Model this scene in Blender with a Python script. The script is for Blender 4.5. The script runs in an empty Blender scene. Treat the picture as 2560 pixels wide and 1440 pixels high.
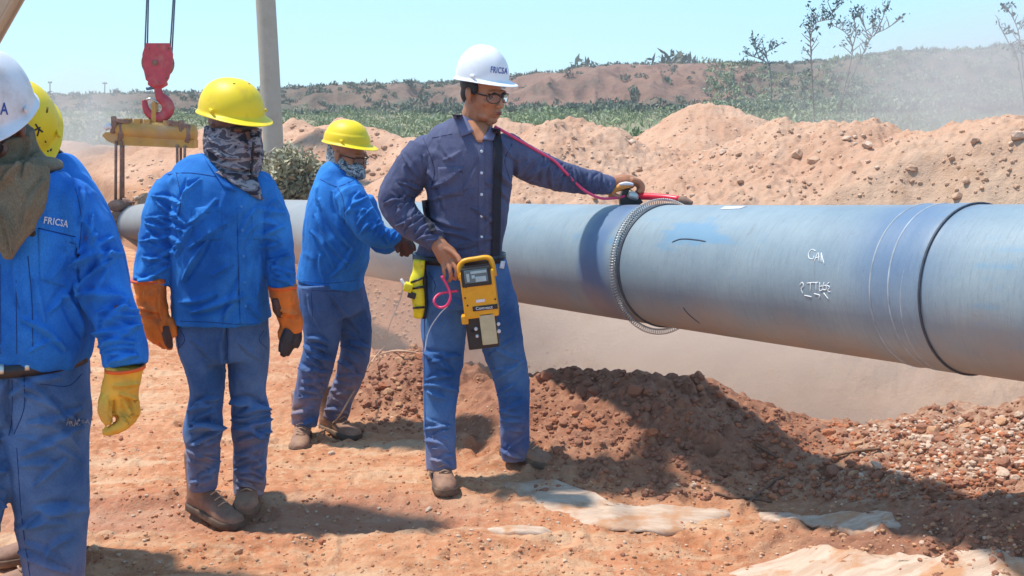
import bpy, bmesh, math, random
import numpy as np
from mathutils import Vector, Matrix
from mathutils.bvhtree import BVHTree

random.seed(7)
rng = np.random.default_rng(11)
sc = bpy.context.scene
col = sc.collection
PI = math.pi

# ------------------------------------------------------------------ camera, sky, sun, exposure
FPX = 2745.0
PITCH = math.radians(9.92)
SP, CP = math.sin(PITCH), math.cos(PITCH)
CAMZ = 1.6
cam_d = bpy.data.cameras.new('camera')
cam = bpy.data.objects.new('camera', cam_d)
col.objects.link(cam)
cam.location = (0, 0, CAMZ)
cam.rotation_euler = (PI/2 - PITCH, 0, 0)
cam_d.sensor_width = 36.0
cam_d.lens = FPX / 2560.0 * 36.0
cam_d.clip_end = 3000
cam_d.clip_start = 0.05
sc.camera = cam

SUN_TO = Vector((-0.47, 0.10, 1.10)).normalized()      # direction towards the sun
w = bpy.data.worlds.new("World")
sc.world = w
w.use_nodes = True
nt = w.node_tree
bg = nt.nodes['Background']
sky = nt.nodes.new('ShaderNodeTexSky')
sky.sky_type = 'NISHITA'
sky.sun_disc = False
sky.sun_elevation = math.asin(SUN_TO.z)
sky.sun_rotation = math.atan2(SUN_TO.x, SUN_TO.y)
sky.air_density = 1.0
sky.dust_density = 0.1
sky.ozone_density = 2.2
tint = nt.nodes.new('ShaderNodeMixRGB')
tint.blend_type = 'MULTIPLY'
tint.inputs['Fac'].default_value = 1.0
tint.inputs['Color2'].default_value = (1.10, 1.72, 2.15, 1)
gm = nt.nodes.new('ShaderNodeGamma'); gm.inputs['Gamma'].default_value = 0.45      # flattens the sky gradient so the unseen zenith lifts the shadow fill
nt.links.new(sky.outputs[0], gm.inputs['Color'])
nt.links.new(gm.outputs[0], tint.inputs['Color1'])
nt.links.new(tint.outputs[0], bg.inputs['Color'])
bg.inputs['Strength'].default_value = 0.15

sun_d = bpy.data.lights.new('sun', 'SUN')
sun_d.energy = 3.0
sun_d.angle = math.radians(3.0)
sun_d.color = (1.0, 0.93, 0.82)
sun = bpy.data.objects.new('sun', sun_d)
col.objects.link(sun)
sun.location = (-20, -10, 30)
sun.rotation_euler = SUN_TO.to_track_quat('Z', 'Y').to_euler()

sc.view_settings.view_transform = 'Standard'
sc.view_settings.look = 'None'
sc.view_settings.gamma = 1
sc.view_settings.use_curve_mapping = False
sc.view_settings.exposure = 0.85
sc.render.engine = 'CYCLES'
sc.cycles.use_denoising = True
sc.cycles.max_bounces = 6
sc.cycles.volume_bounces = 1
sc.cycles.transparent_max_bounces = 12

# ------------------------------------------------------------------ pixel <-> world helpers (photo pixels, 2560 wide)
CAM = np.array([0, 0, CAMZ])
def Pd(px, py, d):
    a = (px-1280)/FPX; v = -(py-720)/FPX
    return Vector((a*d, d*CP + v*d*SP, CAMZ - d*SP + v*d*CP))
def dep(py, Y):
    return Y / (CP - (py-720)/FPX*SP)
def P(px, py, Y):
    return Pd(px, py, dep(py, Y))
def ray(px, py):
    return (Pd(px, py, 1.0) - Vector((0, 0, CAMZ))).normalized()
def mpp(py, Y):                      # metres per photo pixel
    return dep(py, Y) / FPX
def project(V):
    V = np.asarray(V, float)
    x = V[:, 0]; y = V[:, 1]; z = V[:, 2]-CAMZ
    d = y*CP - z*SP
    up = y*SP + z*CP
    return 1280+FPX*x/d, 720-FPX*up/d, d

# ------------------------------------------------------------------ numpy noise
def _h(ix, iy, iz, seed):
    n = (ix*73856093) ^ (iy*19349663) ^ (iz*83492791) ^ (seed*2654435)
    n = n & 0x7fffffff
    n = ((n ^ (n >> 13))*1274126177) & 0x7fffffff
    n = ((n ^ (n >> 11))*668265263) & 0x7fffffff
    return ((n >> 7) & 0xffff)/65535.0
def vnoise(x, y, z=0.0, seed=0):
    x = np.asarray(x, float); y = np.asarray(y, float)
    z = np.zeros_like(x)+z
    xi = np.floor(x).astype(np.int64); yi = np.floor(y).astype(np.int64); zi = np.floor(z).astype(np.int64)
    fx = x-xi; fy = y-yi; fz = z-zi
    fx = fx*fx*(3-2*fx); fy = fy*fy*(3-2*fy); fz = fz*fz*(3-2*fz)
    r = 0
    for a in (0, 1):
        wx = fx if a else 1-fx
        for b in (0, 1):
            wy = fy if b else 1-fy
            for c in (0, 1):
                wz = fz if c else 1-fz
                r = r + wx*wy*wz*_h(xi+a, yi+b, zi+c, seed)
    return r
def fbm(x, y, z=0.0, oct=4, seed=0, gain=0.5):
    s = 0; a = 1; t = 0
    for i in range(oct):
        s = s + a*(vnoise(x*2**i+i*17.3, y*2**i+i*9.1, (z*2**i if not np.isscalar(z) else z*2**i)+i*3.7, seed+i)-0.5)
        t += a; a *= gain
    return s/t*2
def ridged(x, y, z=0.0, oct=3, seed=0, gain=0.5):
    s = 0; a = 1; t = 0
    for i in range(oct):
        n = vnoise(x*2**i+i*11.3, y*2**i+i*7.1, (z*2**i)+i*5.7, seed+i)
        s = s + a*(1-np.abs(2*n-1)); t += a; a *= gain
    return s/t
def sstep(a, b, x):
    t = np.clip((x-a)/(b-a), 0, 1)
    return t*t*(3-2*t)

# ------------------------------------------------------------------ materials
def new_mat(name):
    m = bpy.data.materials.new(name); m.use_nodes = True
    return m, m.node_tree, m.node_tree.nodes['Principled BSDF']
def simple(name, color, rough=0.6, metal=0.0, spec=0.5, vary=0.12, scale=30, bump=0.0, bscale=200, dirt=None, dirt_amt=0.0, dirt_scale=6, coord='Object'):
    m, nt, b = new_mat(name)
    N = nt.nodes; L = nt.links
    tc = N.new('ShaderNodeTexCoord')
    n = N.new('ShaderNodeTexNoise'); n.inputs['Scale'].default_value = scale; n.inputs['Detail'].default_value = 6
    L.new(tc.outputs[coord], n.inputs['Vector'])
    cr = N.new('ShaderNodeMapRange'); cr.inputs['From Min'].default_value = 0.3; cr.inputs['From Max'].default_value = 0.7
    cr.inputs['To Min'].default_value = 1-vary; cr.inputs['To Max'].default_value = 1+vary
    L.new(n.outputs['Fac'], cr.inputs['Value'])
    mul = N.new('ShaderNodeVectorMath'); mul.operation = 'SCALE'
    mul.inputs[0].default_value = color[:3]
    L.new(cr.outputs[0], mul.inputs['Scale'])
    out = mul.outputs[0]
    if dirt is not None:
        n2 = N.new('ShaderNodeTexNoise'); n2.inputs['Scale'].default_value = dirt_scale; n2.inputs['Detail'].default_value = 8
        n2.inputs['Roughness'].default_value = 0.65
        L.new(tc.outputs[coord], n2.inputs['Vector'])
        r2 = N.new('ShaderNodeMapRange'); r2.inputs['From Min'].default_value = 0.62-dirt_amt*0.3; r2.inputs['From Max'].default_value = 0.78-dirt_amt*0.1
        L.new(n2.outputs['Fac'], r2.inputs['Value'])
        r2.inputs['To Max'].default_value = min(1.0, 0.5+dirt_amt*0.5)
        mx = N.new('ShaderNodeMixRGB'); L.new(r2.outputs[0], mx.inputs['Fac']); L.new(out, mx.inputs['Color1'])
        mx.inputs['Color2'].default_value = (*dirt, 1)
        out = mx.outputs[0]
    L.new(out, b.inputs['Base Color'])
    b.inputs['Roughness'].default_value = rough
    b.inputs['Metallic'].default_value = metal
    b.inputs['Specular IOR Level'].default_value = spec
    if bump > 0:
        nb = N.new('ShaderNodeTexNoise'); nb.inputs['Scale'].default_value = bscale; nb.inputs['Detail'].default_value = 5
        L.new(tc.outputs[coord], nb.inputs['Vector'])
        bp = N.new('ShaderNodeBump'); bp.inputs['Strength'].default_value = bump; bp.inputs['Distance'].default_value = 0.004
        L.new(nb.outputs['Fac'], bp.inputs['Height']); L.new(bp.outputs[0], b.inputs['Normal'])
    return m

DUST = (0.46, 0.27, 0.16)
def cloth_mat(name, c1, c2, dust_z=None, dust_amt=0.0, weave=900, scale=5.0, fine=0.16):
    """woven cloth: two dye tones in worn patches, fine weave, dust caught on the lower parts"""
    m, nt, b = new_mat(name); N = nt.nodes; L = nt.links
    tc = N.new('ShaderNodeTexCoord')
    n = N.new('ShaderNodeTexNoise'); n.inputs['Scale'].default_value = scale; n.inputs['Detail'].default_value = 7; n.inputs['Roughness'].default_value = 0.62
    L.new(tc.outputs['Object'], n.inputs['Vector'])
    r = N.new('ShaderNodeMapRange'); r.inputs['From Min'].default_value = 0.36; r.inputs['From Max'].default_value = 0.66
    L.new(n.outputs['Fac'], r.inputs['Value'])
    mx = N.new('ShaderNodeMixRGB'); mx.inputs['Color1'].default_value = (*c1, 1); mx.inputs['Color2'].default_value = (*c2, 1)
    L.new(r.outputs[0], mx.inputs['Fac'])
    out = mx.outputs[0]
    # thread speckle
    n3 = N.new('ShaderNodeTexNoise'); n3.inputs['Scale'].default_value = 420; n3.inputs['Detail'].default_value = 3
    mp = N.new('ShaderNodeMapping'); mp.inputs['Scale'].default_value = (1, 1, 0.35)
    L.new(tc.outputs['Object'], mp.inputs['Vector']); L.new(mp.outputs[0], n3.inputs['Vector'])
    r3 = N.new('ShaderNodeMapRange'); r3.inputs['From Min'].default_value = 0.3; r3.inputs['From Max'].default_value = 0.7
    r3.inputs['To Min'].default_value = 1-fine; r3.inputs['To Max'].default_value = 1+fine
    L.new(n3.outputs['Fac'], r3.inputs['Value'])
    sm = N.new('ShaderNodeVectorMath'); sm.operation = 'SCALE'
    L.new(out, sm.inputs[0]); L.new(r3.outputs[0], sm.inputs['Scale'])
    out = sm.outputs[0]
    if dust_amt > 0:
        sx = N.new('ShaderNodeSeparateXYZ'); L.new(tc.outputs['Object'], sx.inputs[0])
        rz = N.new('ShaderNodeMapRange'); rz.inputs['From Min'].default_value = dust_z; rz.inputs['From Max'].default_value = 0.0
        L.new(sx.outputs['Z'], rz.inputs['Value'])
        n4 = N.new('ShaderNodeTexNoise'); n4.inputs['Scale'].default_value = 9; n4.inputs['Detail'].default_value = 6
        L.new(tc.outputs['Object'], n4.inputs['Vector'])
        r4 = N.new('ShaderNodeMapRange'); r4.inputs['From Min'].default_value = 0.32; r4.inputs['From Max'].default_value = 0.68
        L.new(n4.outputs['Fac'], r4.inputs['Value'])
        ml = N.new('ShaderNodeMath'); ml.operation = 'MULTIPLY'; L.new(rz.outputs[0], ml.inputs[0]); L.new(r4.outputs[0], ml.inputs[1])
        ml2 = N.new('ShaderNodeMath'); ml2.operation = 'MULTIPLY'; L.new(ml.outputs[0], ml2.inputs[0]); ml2.inputs[1].default_value = dust_amt
        ml2.use_clamp = True
        m4 = N.new('ShaderNodeMixRGB'); L.new(ml2.outputs[0], m4.inputs['Fac']); L.new(out, m4.inputs['Color1']); m4.inputs['Color2'].default_value = (*DUST, 1)
        out = m4.outputs[0]
    L.new(out, b.inputs['Base Color'])
    b.inputs['Roughness'].default_value = 0.85
    b.inputs['Specular IOR Level'].default_value = 0.2
    b.inputs['Sheen Weight'].default_value = 0.15
    b.inputs['Sheen Tint'].default_value = (*[min(1, c*2+0.1) for c in c2], 1)
    nb = N.new('ShaderNodeTexNoise'); nb.noise_type = 'RIDGED_MULTIFRACTAL'; nb.inputs['Scale'].default_value = 9; nb.inputs['Detail'].default_value = 3; nb.inputs['Distortion'].default_value = 0.9
    mb = N.new('ShaderNodeMapping'); mb.inputs['Scale'].default_value = (1, 1, 0.6); mb.inputs['Rotation'].default_value = (0.3, 0.5, 0)
    L.new(tc.outputs['Object'], mb.inputs['Vector']); L.new(mb.outputs[0], nb.inputs['Vector'])
    bp = N.new('ShaderNodeBump'); bp.inputs['Strength'].default_value = 0.45; bp.inputs['Distance'].default_value = 0.006
    L.new(nb.outputs['Fac'], bp.inputs['Height'])
    L.new(bp.outputs[0], b.inputs['Normal'])
    return m

def camo_mat(name, cols, scale=18, stretch=(1, 1, 2.0)):
    m, nt, b = new_mat(name); N = nt.nodes; L = nt.links
    tc = N.new('ShaderNodeTexCoord')
    mp = N.new('ShaderNodeMapping'); mp.inputs['Scale'].default_value = stretch
    L.new(tc.outputs['Object'], mp.inputs['Vector'])
    n = N.new('ShaderNodeTexNoise'); n.inputs['Scale'].default_value = scale; n.inputs['Detail'].default_value = 3; n.inputs['Distortion'].default_value = 0.6
    L.new(mp.outputs[0], n.inputs['Vector'])
    cr = N.new('ShaderNodeValToRGB'); cr.color_ramp.interpolation = 'CONSTANT'
    e = cr.color_ramp.elements
    e[0].position = 0.0; e[0].color = (*cols[0], 1)
    e[1].position = 0.43; e[1].color = (*cols[1], 1)
    for p, c in zip((0.5, 0.57), cols[2:]):
        k = e.new(p); k.color = (*c, 1)
    L.new(n.outputs['Fac'], cr.inputs['Fac'])
    L.new(cr.outputs[0], b.inputs['Base Color'])
    b.inputs['Roughness'].default_value = 0.9; b.inputs['Specular IOR Level'].default_value = 0.15
    return m

M = {}
M['skin'] = simple('skin_tan', (0.41, 0.17, 0.085), 0.5, vary=0.12, scale=25, bump=0.15, bscale=300)
M['skin_dark'] = simple('skin_brown', (0.17, 0.07, 0.045), 0.5, vary=0.15, scale=25)
M['skin'].node_tree.nodes['Principled BSDF'].inputs['Subsurface Weight'].default_value = 0.08
M['hair'] = simple('hair_black', (0.012, 0.010, 0.010), 0.55, bump=0.6, bscale=400)
M['shirt_blue'] = cloth_mat('blue_work_cloth', (0.006, 0.095, 0.42), (0.028, 0.21, 0.66))
M['shirt_blue_b'] = cloth_mat('blue_work_cloth_faded', (0.009, 0.11, 0.41), (0.036, 0.235, 0.65))
M['shirt_navy'] = cloth_mat('purple_blue_chambray', (0.058, 0.068, 0.135), (0.105, 0.116, 0.20), fine=0.22)
M['jeans'] = cloth_mat('blue_denim', (0.028, 0.085, 0.23), (0.10, 0.19, 0.38), dust_z=0.42, dust_amt=0.9)
M['collar_light'] = cloth_mat('pale_chambray', (0.12, 0.135, 0.25), (0.17, 0.18, 0.30))  # paler tone of the shirt cloth, for the collar
M['jeans_b'] = cloth_mat('blue_denim_bright', (0.022, 0.085, 0.26), (0.08, 0.185, 0.40), dust_z=0.34, dust_amt=0.7)
M['jeans_c'] = cloth_mat('blue_denim_grey', (0.03, 0.078, 0.21), (0.085, 0.155, 0.32), dust_z=0.42, dust_amt=1.0)
M['helm_white'] = simple('white_helmet_plastic', (0.74, 0.76, 0.80), 0.48, vary=0.05, scale=14, dirt=(0.50, 0.42, 0.36), dirt_amt=0.28, dirt_scale=12)
M['helm_white_dirty'] = simple('scuffed_white_helmet_plastic', (0.66, 0.66, 0.70), 0.45, vary=0.07, scale=14, dirt=(0.42, 0.30, 0.22), dirt_amt=0.35, dirt_scale=11)
M['helm_yellow'] = simple('yellow_helmet_plastic', (0.83, 0.60, 0.006), 0.5, vary=0.05, scale=10, dirt=(0.52, 0.33, 0.05), dirt_amt=0.28, dirt_scale=14)
M['dark'] = simple('black_plastic', (0.014, 0.014, 0.018), 0.45, vary=0.2)
M['slot'] = simple('dark_slot', (0.10, 0.07, 0.01), 0.7)
M['camo'] = camo_mat('grey_camouflage_cloth', [(0.035, 0.035, 0.05), (0.17, 0.16, 0.19), (0.31, 0.29, 0.31), (0.09, 0.085, 0.11)], 15)
M['camo_fine'] = camo_mat('grey_checked_cloth', [(0.06, 0.08, 0.10), (0.30, 0.34, 0.36), (0.45, 0.48, 0.47), (0.13, 0.16, 0.18)], 60, (1, 1, 1))
M['scarf'] = cloth_mat('brown_olive_cloth', (0.115, 0.095, 0.062), (0.19, 0.155, 0.105), fine=0.3)
M['glove_orange'] = simple('orange_leather', (0.72, 0.17, 0.012), 0.65, vary=0.2, scale=18, bump=0.4, bscale=60, dirt=(0.12, 0.045, 0.03), dirt_amt=0.45, dirt_scale=11)
M['glove_dark'] = simple('worn_dark_leather', (0.085, 0.035, 0.025), 0.7, vary=0.3, scale=24, bump=0.4, bscale=70)
M['glove_black'] = simple('black_worn_palm', (0.018, 0.02, 0.03), 0.55, vary=0.4, scale=40, bump=0.6, bscale=90)
M['glove_yellow'] = simple('yellow_leather', (0.72, 0.38, 0.035), 0.6, vary=0.15, scale=18, bump=0.45, bscale=55, dirt=(0.50, 0.20, 0.05), dirt_amt=0.3, dirt_scale=14)
M['glove_trim'] = simple('red_orange_trim', (0.75, 0.11, 0.012), 0.7)
M['boot'] = simple('dusty_brown_leather', (0.24, 0.125, 0.085), 0.75, vary=0.2, scale=22, bump=0.4, bscale=70, dirt=(0.42, 0.24, 0.14), dirt_amt=0.7, dirt_scale=12)
M['sole'] = simple('dusty_dark_sole', (0.10, 0.065, 0.045), 0.85, dirt=(0.42, 0.24, 0.14), dirt_amt=0.5)
M['belt'] = simple('black_belt_leather', (0.014, 0.013, 0.018), 0.4, vary=0.3, scale=60)
M['metal'] = simple('dull_metal', (0.55, 0.55, 0.52), 0.35, metal=0.8)
M['white_print'] = simple('white_print', (0.62, 0.70, 0.78), 0.7, vary=0.2, scale=300)
M['faint_print'] = simple('faded_white_print', (0.22, 0.27, 0.38), 0.8, vary=0.4, scale=120)
M['blue_print'] = simple('blue_print', (0.02, 0.06, 0.30), 0.5, vary=0.1)
M['seam'] = simple('dark_blue_thread', (0.006, 0.035, 0.17), 0.9)
M['seam_light'] = simple('light_blue_thread', (0.06, 0.24, 0.60), 0.9)
M['seam_navy'] = simple('navy_thread', (0.02, 0.02, 0.07), 0.9)
M['strap'] = simple('black_webbing', (0.012, 0.013, 0.024), 0.8, vary=0.3, scale=200)
M['det_yellow'] = simple('yellow_orange_casing', (0.80, 0.36, 0.008), 0.4, vary=0.06, dirt=(0.45, 0.22, 0.05), dirt_amt=0.15, dirt_scale=20)
M['tool_yellow'] = simple('yellow_plastic', (0.80, 0.66, 0.01), 0.45, vary=0.15, dirt=(0.3, 0.16, 0.02), dirt_amt=0.3, dirt_scale=40)
M['battery'] = simple('beige_battery_pack', (0.52, 0.45, 0.28), 0.6, vary=0.1)
M['pink'] = simple('pink_cable_rubber', (0.72, 0.05, 0.16), 0.45, vary=0.1)
M['red'] = simple('red_rod_plastic', (0.78, 0.02, 0.045), 0.35, vary=0.08)
M['white_plastic'] = simple('white_plastic', (0.7, 0.68, 0.72), 0.4)
M['spring'] = simple('grey_spring_wire', (0.42, 0.42, 0.42), 0.4, metal=0.6)
M['hookred'] = simple('faded_red_paint', (0.45, 0.045, 0.07), 0.5, vary=0.15, scale=12, dirt=(0.35, 0.20, 0.14), dirt_amt=0.3, dirt_scale=6)
M['ochre'] = simple('dusty_ochre_paint', (0.50, 0.27, 0.055), 0.65, vary=0.15, scale=6, dirt=(0.42, 0.28, 0.18), dirt_amt=0.5, dirt_scale=4)
M['rust'] = simple('dusty_rusty_steel', (0.22, 0.12, 0.085), 0.75, vary=0.2, scale=12, dirt=(0.45, 0.28, 0.20), dirt_amt=0.5)
M['cable'] = simple('blue_grey_wire_rope', (0.05, 0.14, 0.24), 0.5, vary=0.2)
M['pole'] = simple('weathered_grey_pole', (0.36, 0.35, 0.30), 0.75, vary=0.1, scale=3, dirt=(0.25, 0.22, 0.17), dirt_amt=0.3, dirt_scale=3, bump=0.3, bscale=20)
M['boom'] = simple('dusty_beige_paint', (0.42, 0.32, 0.22), 0.7, vary=0.1, scale=3)
M['wood_dark'] = simple('grey_weathered_wood', (0.10, 0.085, 0.08), 0.85)
M['leaf'] = simple('olive_leaf', (0.105, 0.125, 0.055), 0.7, vary=0.5, scale=3)
M['leaf_sage'] = simple('dry_sage_leaf', (0.36, 0.33, 0.215), 0.8, vary=0.35, scale=5)
M['leaf_blue'] = simple('dark_blue_green_leaf', (0.025, 0.075, 0.085), 0.7, vary=0.4, scale=3)
M['twig'] = simple('grey_twig_bark', (0.17, 0.165, 0.17), 0.85, vary=0.3)
M['twig_brown'] = simple('brown_dry_twig', (0.17, 0.09, 0.055), 0.85, vary=0.3)
M['rope'] = simple('dusty_twine', (0.50, 0.32, 0.21), 0.9)
M['sheet_old'] = simple('pale_cream_sheet', (0.64, 0.47, 0.34), 0.8, vary=0.1, scale=8, bump=0.5, bscale=25, dirt=(0.50, 0.28, 0.15), dirt_amt=0.55, dirt_scale=5)
M['lensglass'] = None
m_, nt_, b_ = new_mat('tinted_clear_lens')
b_.inputs['Base Color'].default_value = (0.75, 0.68, 0.66, 1); b_.inputs['Roughness'].default_value = 0.05
b_.inputs['Transmission Weight'].default_value = 0.9; b_.inputs['IOR'].default_value = 1.1
M['lensglass'] = m_

# ------------------------------------------------------------------ geometry collector
class Geo:
    def __init__(s): s.v = []; s.f = []
    def add(s, v, f):
        o = len(s.v); s.v.extend([tuple(q) for q in v]); s.f.extend([tuple(i+o for i in q) for q in f])
        return s
    def build(s, name, mat, parent=None, smooth=True):
        me = bpy.data.meshes.new(name)
        me.from_pydata(s.v, [], s.f); me.update()
        if smooth: me.polygons.foreach_set('use_smooth', [True]*len(me.polygons))
        if mat: me.materials.append(mat)
        o = bpy.data.objects.new(name, me); col.objects.link(o)
        if parent is not None: child(o, parent)
        return o
def child(o, parent):
    o.parent = parent
    o.matrix_parent_inverse = parent.matrix_world_inv if hasattr(parent, 'matrix_world_inv') else Matrix.Translation(-Vector(parent.location))
def empty(name, loc, label, cat, group=None):
    o = bpy.data.objects.new(name, None); col.objects.link(o)
    o.location = loc; o.empty_display_size = 0.1
    o['label'] = label; o['category'] = cat
    if group: o['group'] = group
    return o
def tag(o, label=None, cat=None, group=None, kind=None):
    if label: o['label'] = label
    if cat: o['category'] = cat
    if group: o['group'] = group
    if kind: o['kind'] = kind
    return o

def catmull(pts, sub=5):
    A = [np.array(p, float) for p in pts]
    if len(A) < 3:
        return [A[0]+(A[1]-A[0])*t for t in np.linspace(0, 1, sub+1)]
    out = []
    E = [2*A[0]-A[1]]+A+[2*A[-1]-A[-2]]
    for i in range(1, len(E)-2):
        p0, p1, p2, p3 = E[i-1:i+3]
        for k in range(sub):
            t = k/sub
            out.append(0.5*((2*p1)+(-p0+p2)*t+(2*p0-5*p1+4*p2-p3)*t*t+(-p0+3*p1-3*p2+p3)*t**3))
    out.append(A[-1])
    return out
def rings(R, cap=True, closed_ring=True):
    n = len(R[0]); v = []; f = []
    for r in R: v.extend(r)
    for i in range(len(R)-1):
        for j in range(n):
            k = (j+1) % n
            f.append((i*n+j, i*n+k, (i+1)*n+k, (i+1)*n+j))
    if cap:
        f.append(tuple(range(n-1, -1, -1))); f.append(tuple(range((len(R)-1)*n, len(R)*n)))
    return v, f
FWD = Vector((0, CP, -SP))
def chain3(pts, n=20, sub=5, expo=2.0, side=None):
    """pts: (x,y,z, half-width, half-thickness); the width lies across the line of sight"""
    C = catmull(pts, sub)
    R = []
    for i, c in enumerate(C):
        a = Vector(C[max(0, i-1)][:3]); b = Vector(C[min(len(C)-1, i+1)][:3])
        T = (b-a).normalized()
        S = T.cross(FWD) if side is None else side-T*side.dot(T)
        if S.length < 0.15: S = T.cross(Vector((0, 0, 1)))
        S.normalize(); D = S.cross(T).normalized()
        ring = []
        for j in range(n):
            t = 2*PI*j/n
            ct, st = math.cos(t), math.sin(t)
            e = 2/expo
            x = math.copysign(abs(ct)**e, ct)*c[3]; y = math.copysign(abs(st)**e, st)*c[4]
            ring.append(Vector(c[:3])+S*x+D*y)
        R.append(ring)
    return rings(R)
def chainp(pts, n=20, sub=5, expo=2.0):
    """pts in photo pixels: (px,py,Y, half-width px, half-thickness m or None for round)"""
    q = []
    for p in pts:
        w = P(p[0], p[1], p[2]); hw = p[3]*mpp(p[1], p[2])
        q.append((w.x, w.y, w.z, hw, hw if len(p) < 5 or p[4] is None else p[4]))
    return chain3(q, n, sub, expo)
def tube(pts, r, n=8, sub=6):
    return chain3([(*p, r, r) for p in pts], n, sub)
def ell(c, r, rot=None, n=16, m=12):
    v = []; R = []
    for i in range(m+1):
        a = PI*(i+0.02*(i == 0)-0.02*(i == m))/m
        ring = []
        for j in range(n):
            t = 2*PI*j/n
            p = Vector((r[0]*math.sin(a)*math.cos(t), r[1]*math.sin(a)*math.sin(t), r[2]*math.cos(a)))
            if rot is not None: p = rot @ p
            ring.append(Vector(c)+p)
        R.append(ring)
    return rings(R)
def ballp(px, py, Y, rpx, ry=None, rz=None):
    k = mpp(py, Y)
    return ell(P(px, py, Y), (rpx*k, (ry if ry else rpx*k), (rz*k if rz else rpx*k)))
def box(c, h, rot=None, bev=0.0):
    v = [];
    bm = bmesh.new(); bmesh.ops.create_cube(bm, size=1)
    for q in bm.verts: q.co = Vector((q.co.x*2*h[0], q.co.y*2*h[1], q.co.z*2*h[2]))
    if bev > 0: bmesh.ops.bevel(bm, geom=bm.edges[:], offset=bev, segments=2, affect='EDGES', profile=0.6)
    bm.verts.index_update()
    V = [((rot @ q.co) if rot is not None else q.co.copy())+Vector(c) for q in bm.verts]
    F = [tuple(x.index for x in f.verts) for f in bm.faces]
    bm.free(); return V, F
def prism(poly, d0, d1, axis=Vector((0, 1, 0))):
    """poly: list of 3D points; extruded along axis from d0 to d1"""
    n = len(poly); v = [Vector(p)+axis*d0 for p in poly]+[Vector(p)+axis*d1 for p in poly]
    f = [tuple(range(n-1, -1, -1)), tuple(range(n, 2*n))]
    for i in range(n): f.append((i, (i+1) % n, n+(i+1) % n, n+i))
    return v, f
def prismp(pix, Y, t):
    return prism([P(a, b, Y) for a, b in pix], -t, t)

def remesh(o, voxel, smooth=4, factor=0.5, decimate=None):
    md = o.modifiers.new('r', 'REMESH'); md.mode = 'VOXEL'; md.voxel_size = voxel; md.use_smooth_shade = True
    if smooth:
        s = o.modifiers.new('s', 'SMOOTH'); s.iterations = smooth; s.factor = factor
    dg = bpy.context.evaluated_depsgraph_get()
    me = bpy.data.meshes.new_from_object(o.evaluated_get(dg))
    mats = list(o.data.materials)
    o.modifiers.clear(); old = o.data; o.data = me
    me.name = o.name
    if not me.materials:
        for m in mats: me.materials.append(m)
    bpy.data.meshes.remove(old)
    me.polygons.foreach_set('use_smooth', [True]*len(me.polygons))
    return o
def getv(o):
    a = np.empty(len(o.data.vertices)*3); o.data.vertices.foreach_get('co', a); return a.reshape(-1, 3)
def getn(o):
    a = np.empty(len(o.data.vertices)*3); o.data.vertices.foreach_get('normal', a); return a.reshape(-1, 3)
def setv(o, V):
    o.data.vertices.foreach_set('co', V.ravel()); o.data.update()

def folds(o, L, Y, gain=1.0):
    """real cloth folds: (x1,y1,x2,y2,width px,height m) lines traced where the cloth creases, pushed out of the surface"""
    V = getv(o); Nn = getn(o)
    px, py, d = project(V)
    view = V-CAM; view /= np.linalg.norm(view, axis=1)[:, None]
    fac = np.clip(-(view*Nn).sum(1)*1.6, 0, 1)
    D = np.zeros(len(V))
    for (x1, y1, x2, y2, wd, h) in L:
        ax, ay = x2-x1, y2-y1; Ls = ax*ax+ay*ay
        t = ((px-x1)*ax+(py-y1)*ay)/Ls
        tc = np.clip(t, 0, 1)
        # slight bow so no fold is ruler straight
        bow = math.sqrt(Ls)*0.08*math.sin(x1*1.3+y1)*np.sin(tc*PI)
        ll = math.sqrt(Ls)
        qx = px-(x1+ax*tc)-(-ay/ll)*bow; qy = py-(y1+ay*tc)-(ax/ll)*bow
        dist = np.sqrt(qx*qx+qy*qy)
        sgn = (qx*(-ay)+qy*ax)/ll
        wl = wd*(0.45+0.55*np.sin(np.clip(tc, 0.03, 0.97)*PI))
        g = np.exp(-(dist/wl)**2)
        gv = np.exp(-((sgn-1.7*wl)/(0.9*wl))**2)*np.exp(-(np.abs(t-tc)*ll/wl)**2)
        D += gain*1.5*h*(g-0.6*gv)
    V = V+Nn*(D*fac)[:, None]
    setv(o, V)
def rfolds(o, amp, scale=(14, 14, 5), seed=0, oct=3, thr=0.55):
    V = getv(o); Nn = getn(o)
    wx = fbm(V[:, 0]*4, V[:, 1]*4, V[:, 2]*4, 2, seed+50)*0.06
    wz = fbm(V[:, 0]*4+9, V[:, 1]*4, V[:, 2]*4, 2, seed+60)*0.06
    r = ridged((V[:, 0]+wx)*scale[0], (V[:, 1]+wx)*scale[1], (V[:, 2]+wz)*scale[2], oct, seed)
    r = np.clip((r-thr)/(1-thr), 0, 1)**1.1*1.3
    s = fbm(V[:, 0]*7, V[:, 1]*7, V[:, 2]*7, 2, seed+80)
    setv(o, V+Nn*(amp*(r-0.2)+amp*0.25*s)[:, None])
def limb_folds(a, b, wa, wb, n, h, seed, ang=0.5, wd=4.0):
    """short creases running round a limb between two pixel points"""
    R = random.Random(seed); out = []
    dx, dy = b[0]-a[0], b[1]-a[1]; L = math.hypot(dx, dy); ux, uy = dx/L, dy/L
    for i in range(n):
        t = (i+R.uniform(0.1, 0.9))/n; cx, cy = a[0]+dx*t, a[1]+dy*t; w = (wa+(wb-wa)*t)
        off = R.uniform(-0.35, 0.35)*w; hl = R.uniform(0.45, 0.95)*w; an = R.uniform(-ang, ang)
        vx, vy = -uy*math.cos(an)+ux*math.sin(an), ux*math.cos(an)+uy*math.sin(an)
        cx += -uy*off; cy += ux*off
        out.append((cx-vx*hl, cy-vy*hl, cx+vx*hl, cy+vy*hl, wd*R.uniform(0.7, 1.4), h*R.uniform(0.6, 1.2)))
    return out

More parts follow.
